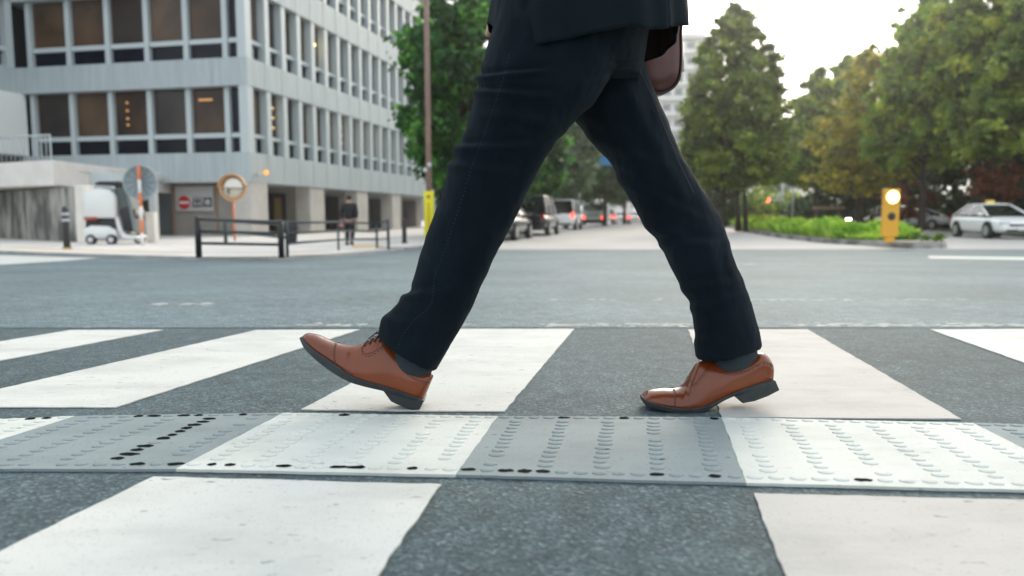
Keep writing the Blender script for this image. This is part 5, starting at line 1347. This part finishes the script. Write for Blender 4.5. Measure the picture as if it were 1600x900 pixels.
# grey bus
q = tloc(927, 70, .012); bs_ = thing('bus', 'pale grey bus seen from behind with red tail lamps', 'bus', q, -AZ); 
MB().box((0, 3.2, 1.25), (2.2, 6.4, 1.9), 0, .12).build('body', mat('bus_grey', (.60, .68, .65), .4, coat=.3), bs_)
MB().box((0, -.01, 1.72), (1.8, .06, .6), 0, .02).build('rear_window', M_CGL, bs_)
MB().box((0, 0.02, .42), (2.15, .1, .35), 0, .03).build('bumper', M_TRIM, bs_)
MB().box((0, -.01, 1.05), (1.2, .05, .45), 0, .02).build('rear_grille', mat('bus_panel', (.35, .42, .41), .5), bs_)
for sx in (-1, 1):
    MB().box((sx * .92, -.03, .78), (.26, .08, .28), 0, .03).build('taillight', M_TAIL, bs_)
    w_ = MB().disc((sx * 1.0, 1.2, .42), (1, 0, 0), .42, .24).build('wheel', M_TYRE, bs_); MB().disc((sx * 1.13, 1.2, .42), (1, 0, 0), .24, .04).build('rim', M_RIMC, w_)
MB().box((0, 3.2, 2.32), (1.5, 3, .2), 0, .06).build('roof_unit', mat('roof_pale', (.6, .62, .62), .5), bs_)

# ================================================================ FAR BUILDINGS AND HILL
def far_block(name, label, px0, px1, ytop, Y, depth, m, floors, wcol, ybase=None, nwin=6):
    a, b = at(px0, 338, Y), at(px1, 338, Y); H = at((px0 + px1) / 2, ytop, Y).z; z0 = g(Y)
    t = thing(name, label, 'building', ((a.x + b.x) / 2, Y, z0)); w_ = b.x - a.x; H -= z0
    MB().box((0, depth / 2, H / 2), (w_, depth, H), 0, .05).build('wall', m, t)
    fh = H / floors
    for i in range(floors):
        for j in range(nwin):
            x = -w_ / 2 + w_ * (j + .5) / nwin
            MB().box((x, -.02, fh * (i + .5)), (w_ / nwin * .62, .12, fh * .42)).build('window', wcol, t)
        MB().box((0, -.35, fh * (i + .98)), (w_ * 1.01, .7, fh * .12)).build('balcony_ledge', m, t)
    MB().box((0, depth / 2, H + .4), (w_ * .96, depth * .9, .8)).build('parapet', m, t)
    return t
M_APT = mat('apartment_white', (.74, .73, .71), .7, (.66, .65, .64), .3); M_APG = mat('far_glass', (.22, .24, .26), .3)
far_block('apartment_block', 'tall white apartment block behind the conical tree and the bag', 1012, 1100, 58, 120, 14, M_APT, 12, M_APG, nwin=5)
far_block('far_building', 'low white building glimpsed below the conical tree', 1150, 1232, 276, 125, 12, M_APT, 2, M_APG, nwin=4)
far_block('far_building', 'pale office building at the far end of the boulevard', 832, 902, 296, 140, 12, M_APT, 3, M_APG, nwin=6)
far_block('far_building', 'white building beyond the traffic at the vanishing point', 950, 1015, 314, 160, 12, M_APT, 2, M_APG, nwin=4)
far_block('far_building', 'dark tall block closing the view behind the broadleaf trees', 640, 830, 150, 150, 20, mat('far_grey', (.30, .31, .32), .7), 10, M_APG, nwin=8)
hm = MB(); n = 40; rg = []
for j in range(7):
    v_ = j / 6; rg.append([Vector((at(1120 + 420 * i / n, 338, 700).x, 700 + 260 * v_, g(700) + (math.sin(v_ * PI) ** .8) * (40 + 66 * math.exp(-((i - 11) / 9) ** 2) + 18 * noise.noise(Vector((i * .25, 2, 0)))))) for i in range(n + 1)])
hm.rings(rg, closed=False, cap=False); ho = hm.build('hills', mat('hill_green', (.10, .13, .12), .9, (.16, .18, .17), .02), None, True); ho['kind'] = 'structure'

# ================================================================ AIR
hz = MB().box((0, 560, 60), (3200, 1300, 125)); hz_o = hz.build('haze', bpy.data.materials.new('haze_air')); hz_o['kind'] = 'stuff'
hm_ = hz_o.data.materials[0]; hm_.use_nodes = True; hm_.node_tree.nodes.clear()
pv = hm_.node_tree.nodes.new('ShaderNodeVolumePrincipled'); ho_ = hm_.node_tree.nodes.new('ShaderNodeOutputMaterial')
pv.inputs['Color'].default_value = (.95, .96, .98, 1); pv.inputs['Density'].default_value = 0.0007; pv.inputs['Anisotropy'].default_value = .8
hm_.node_tree.links.new(pv.outputs[0], ho_.inputs['Volume'])
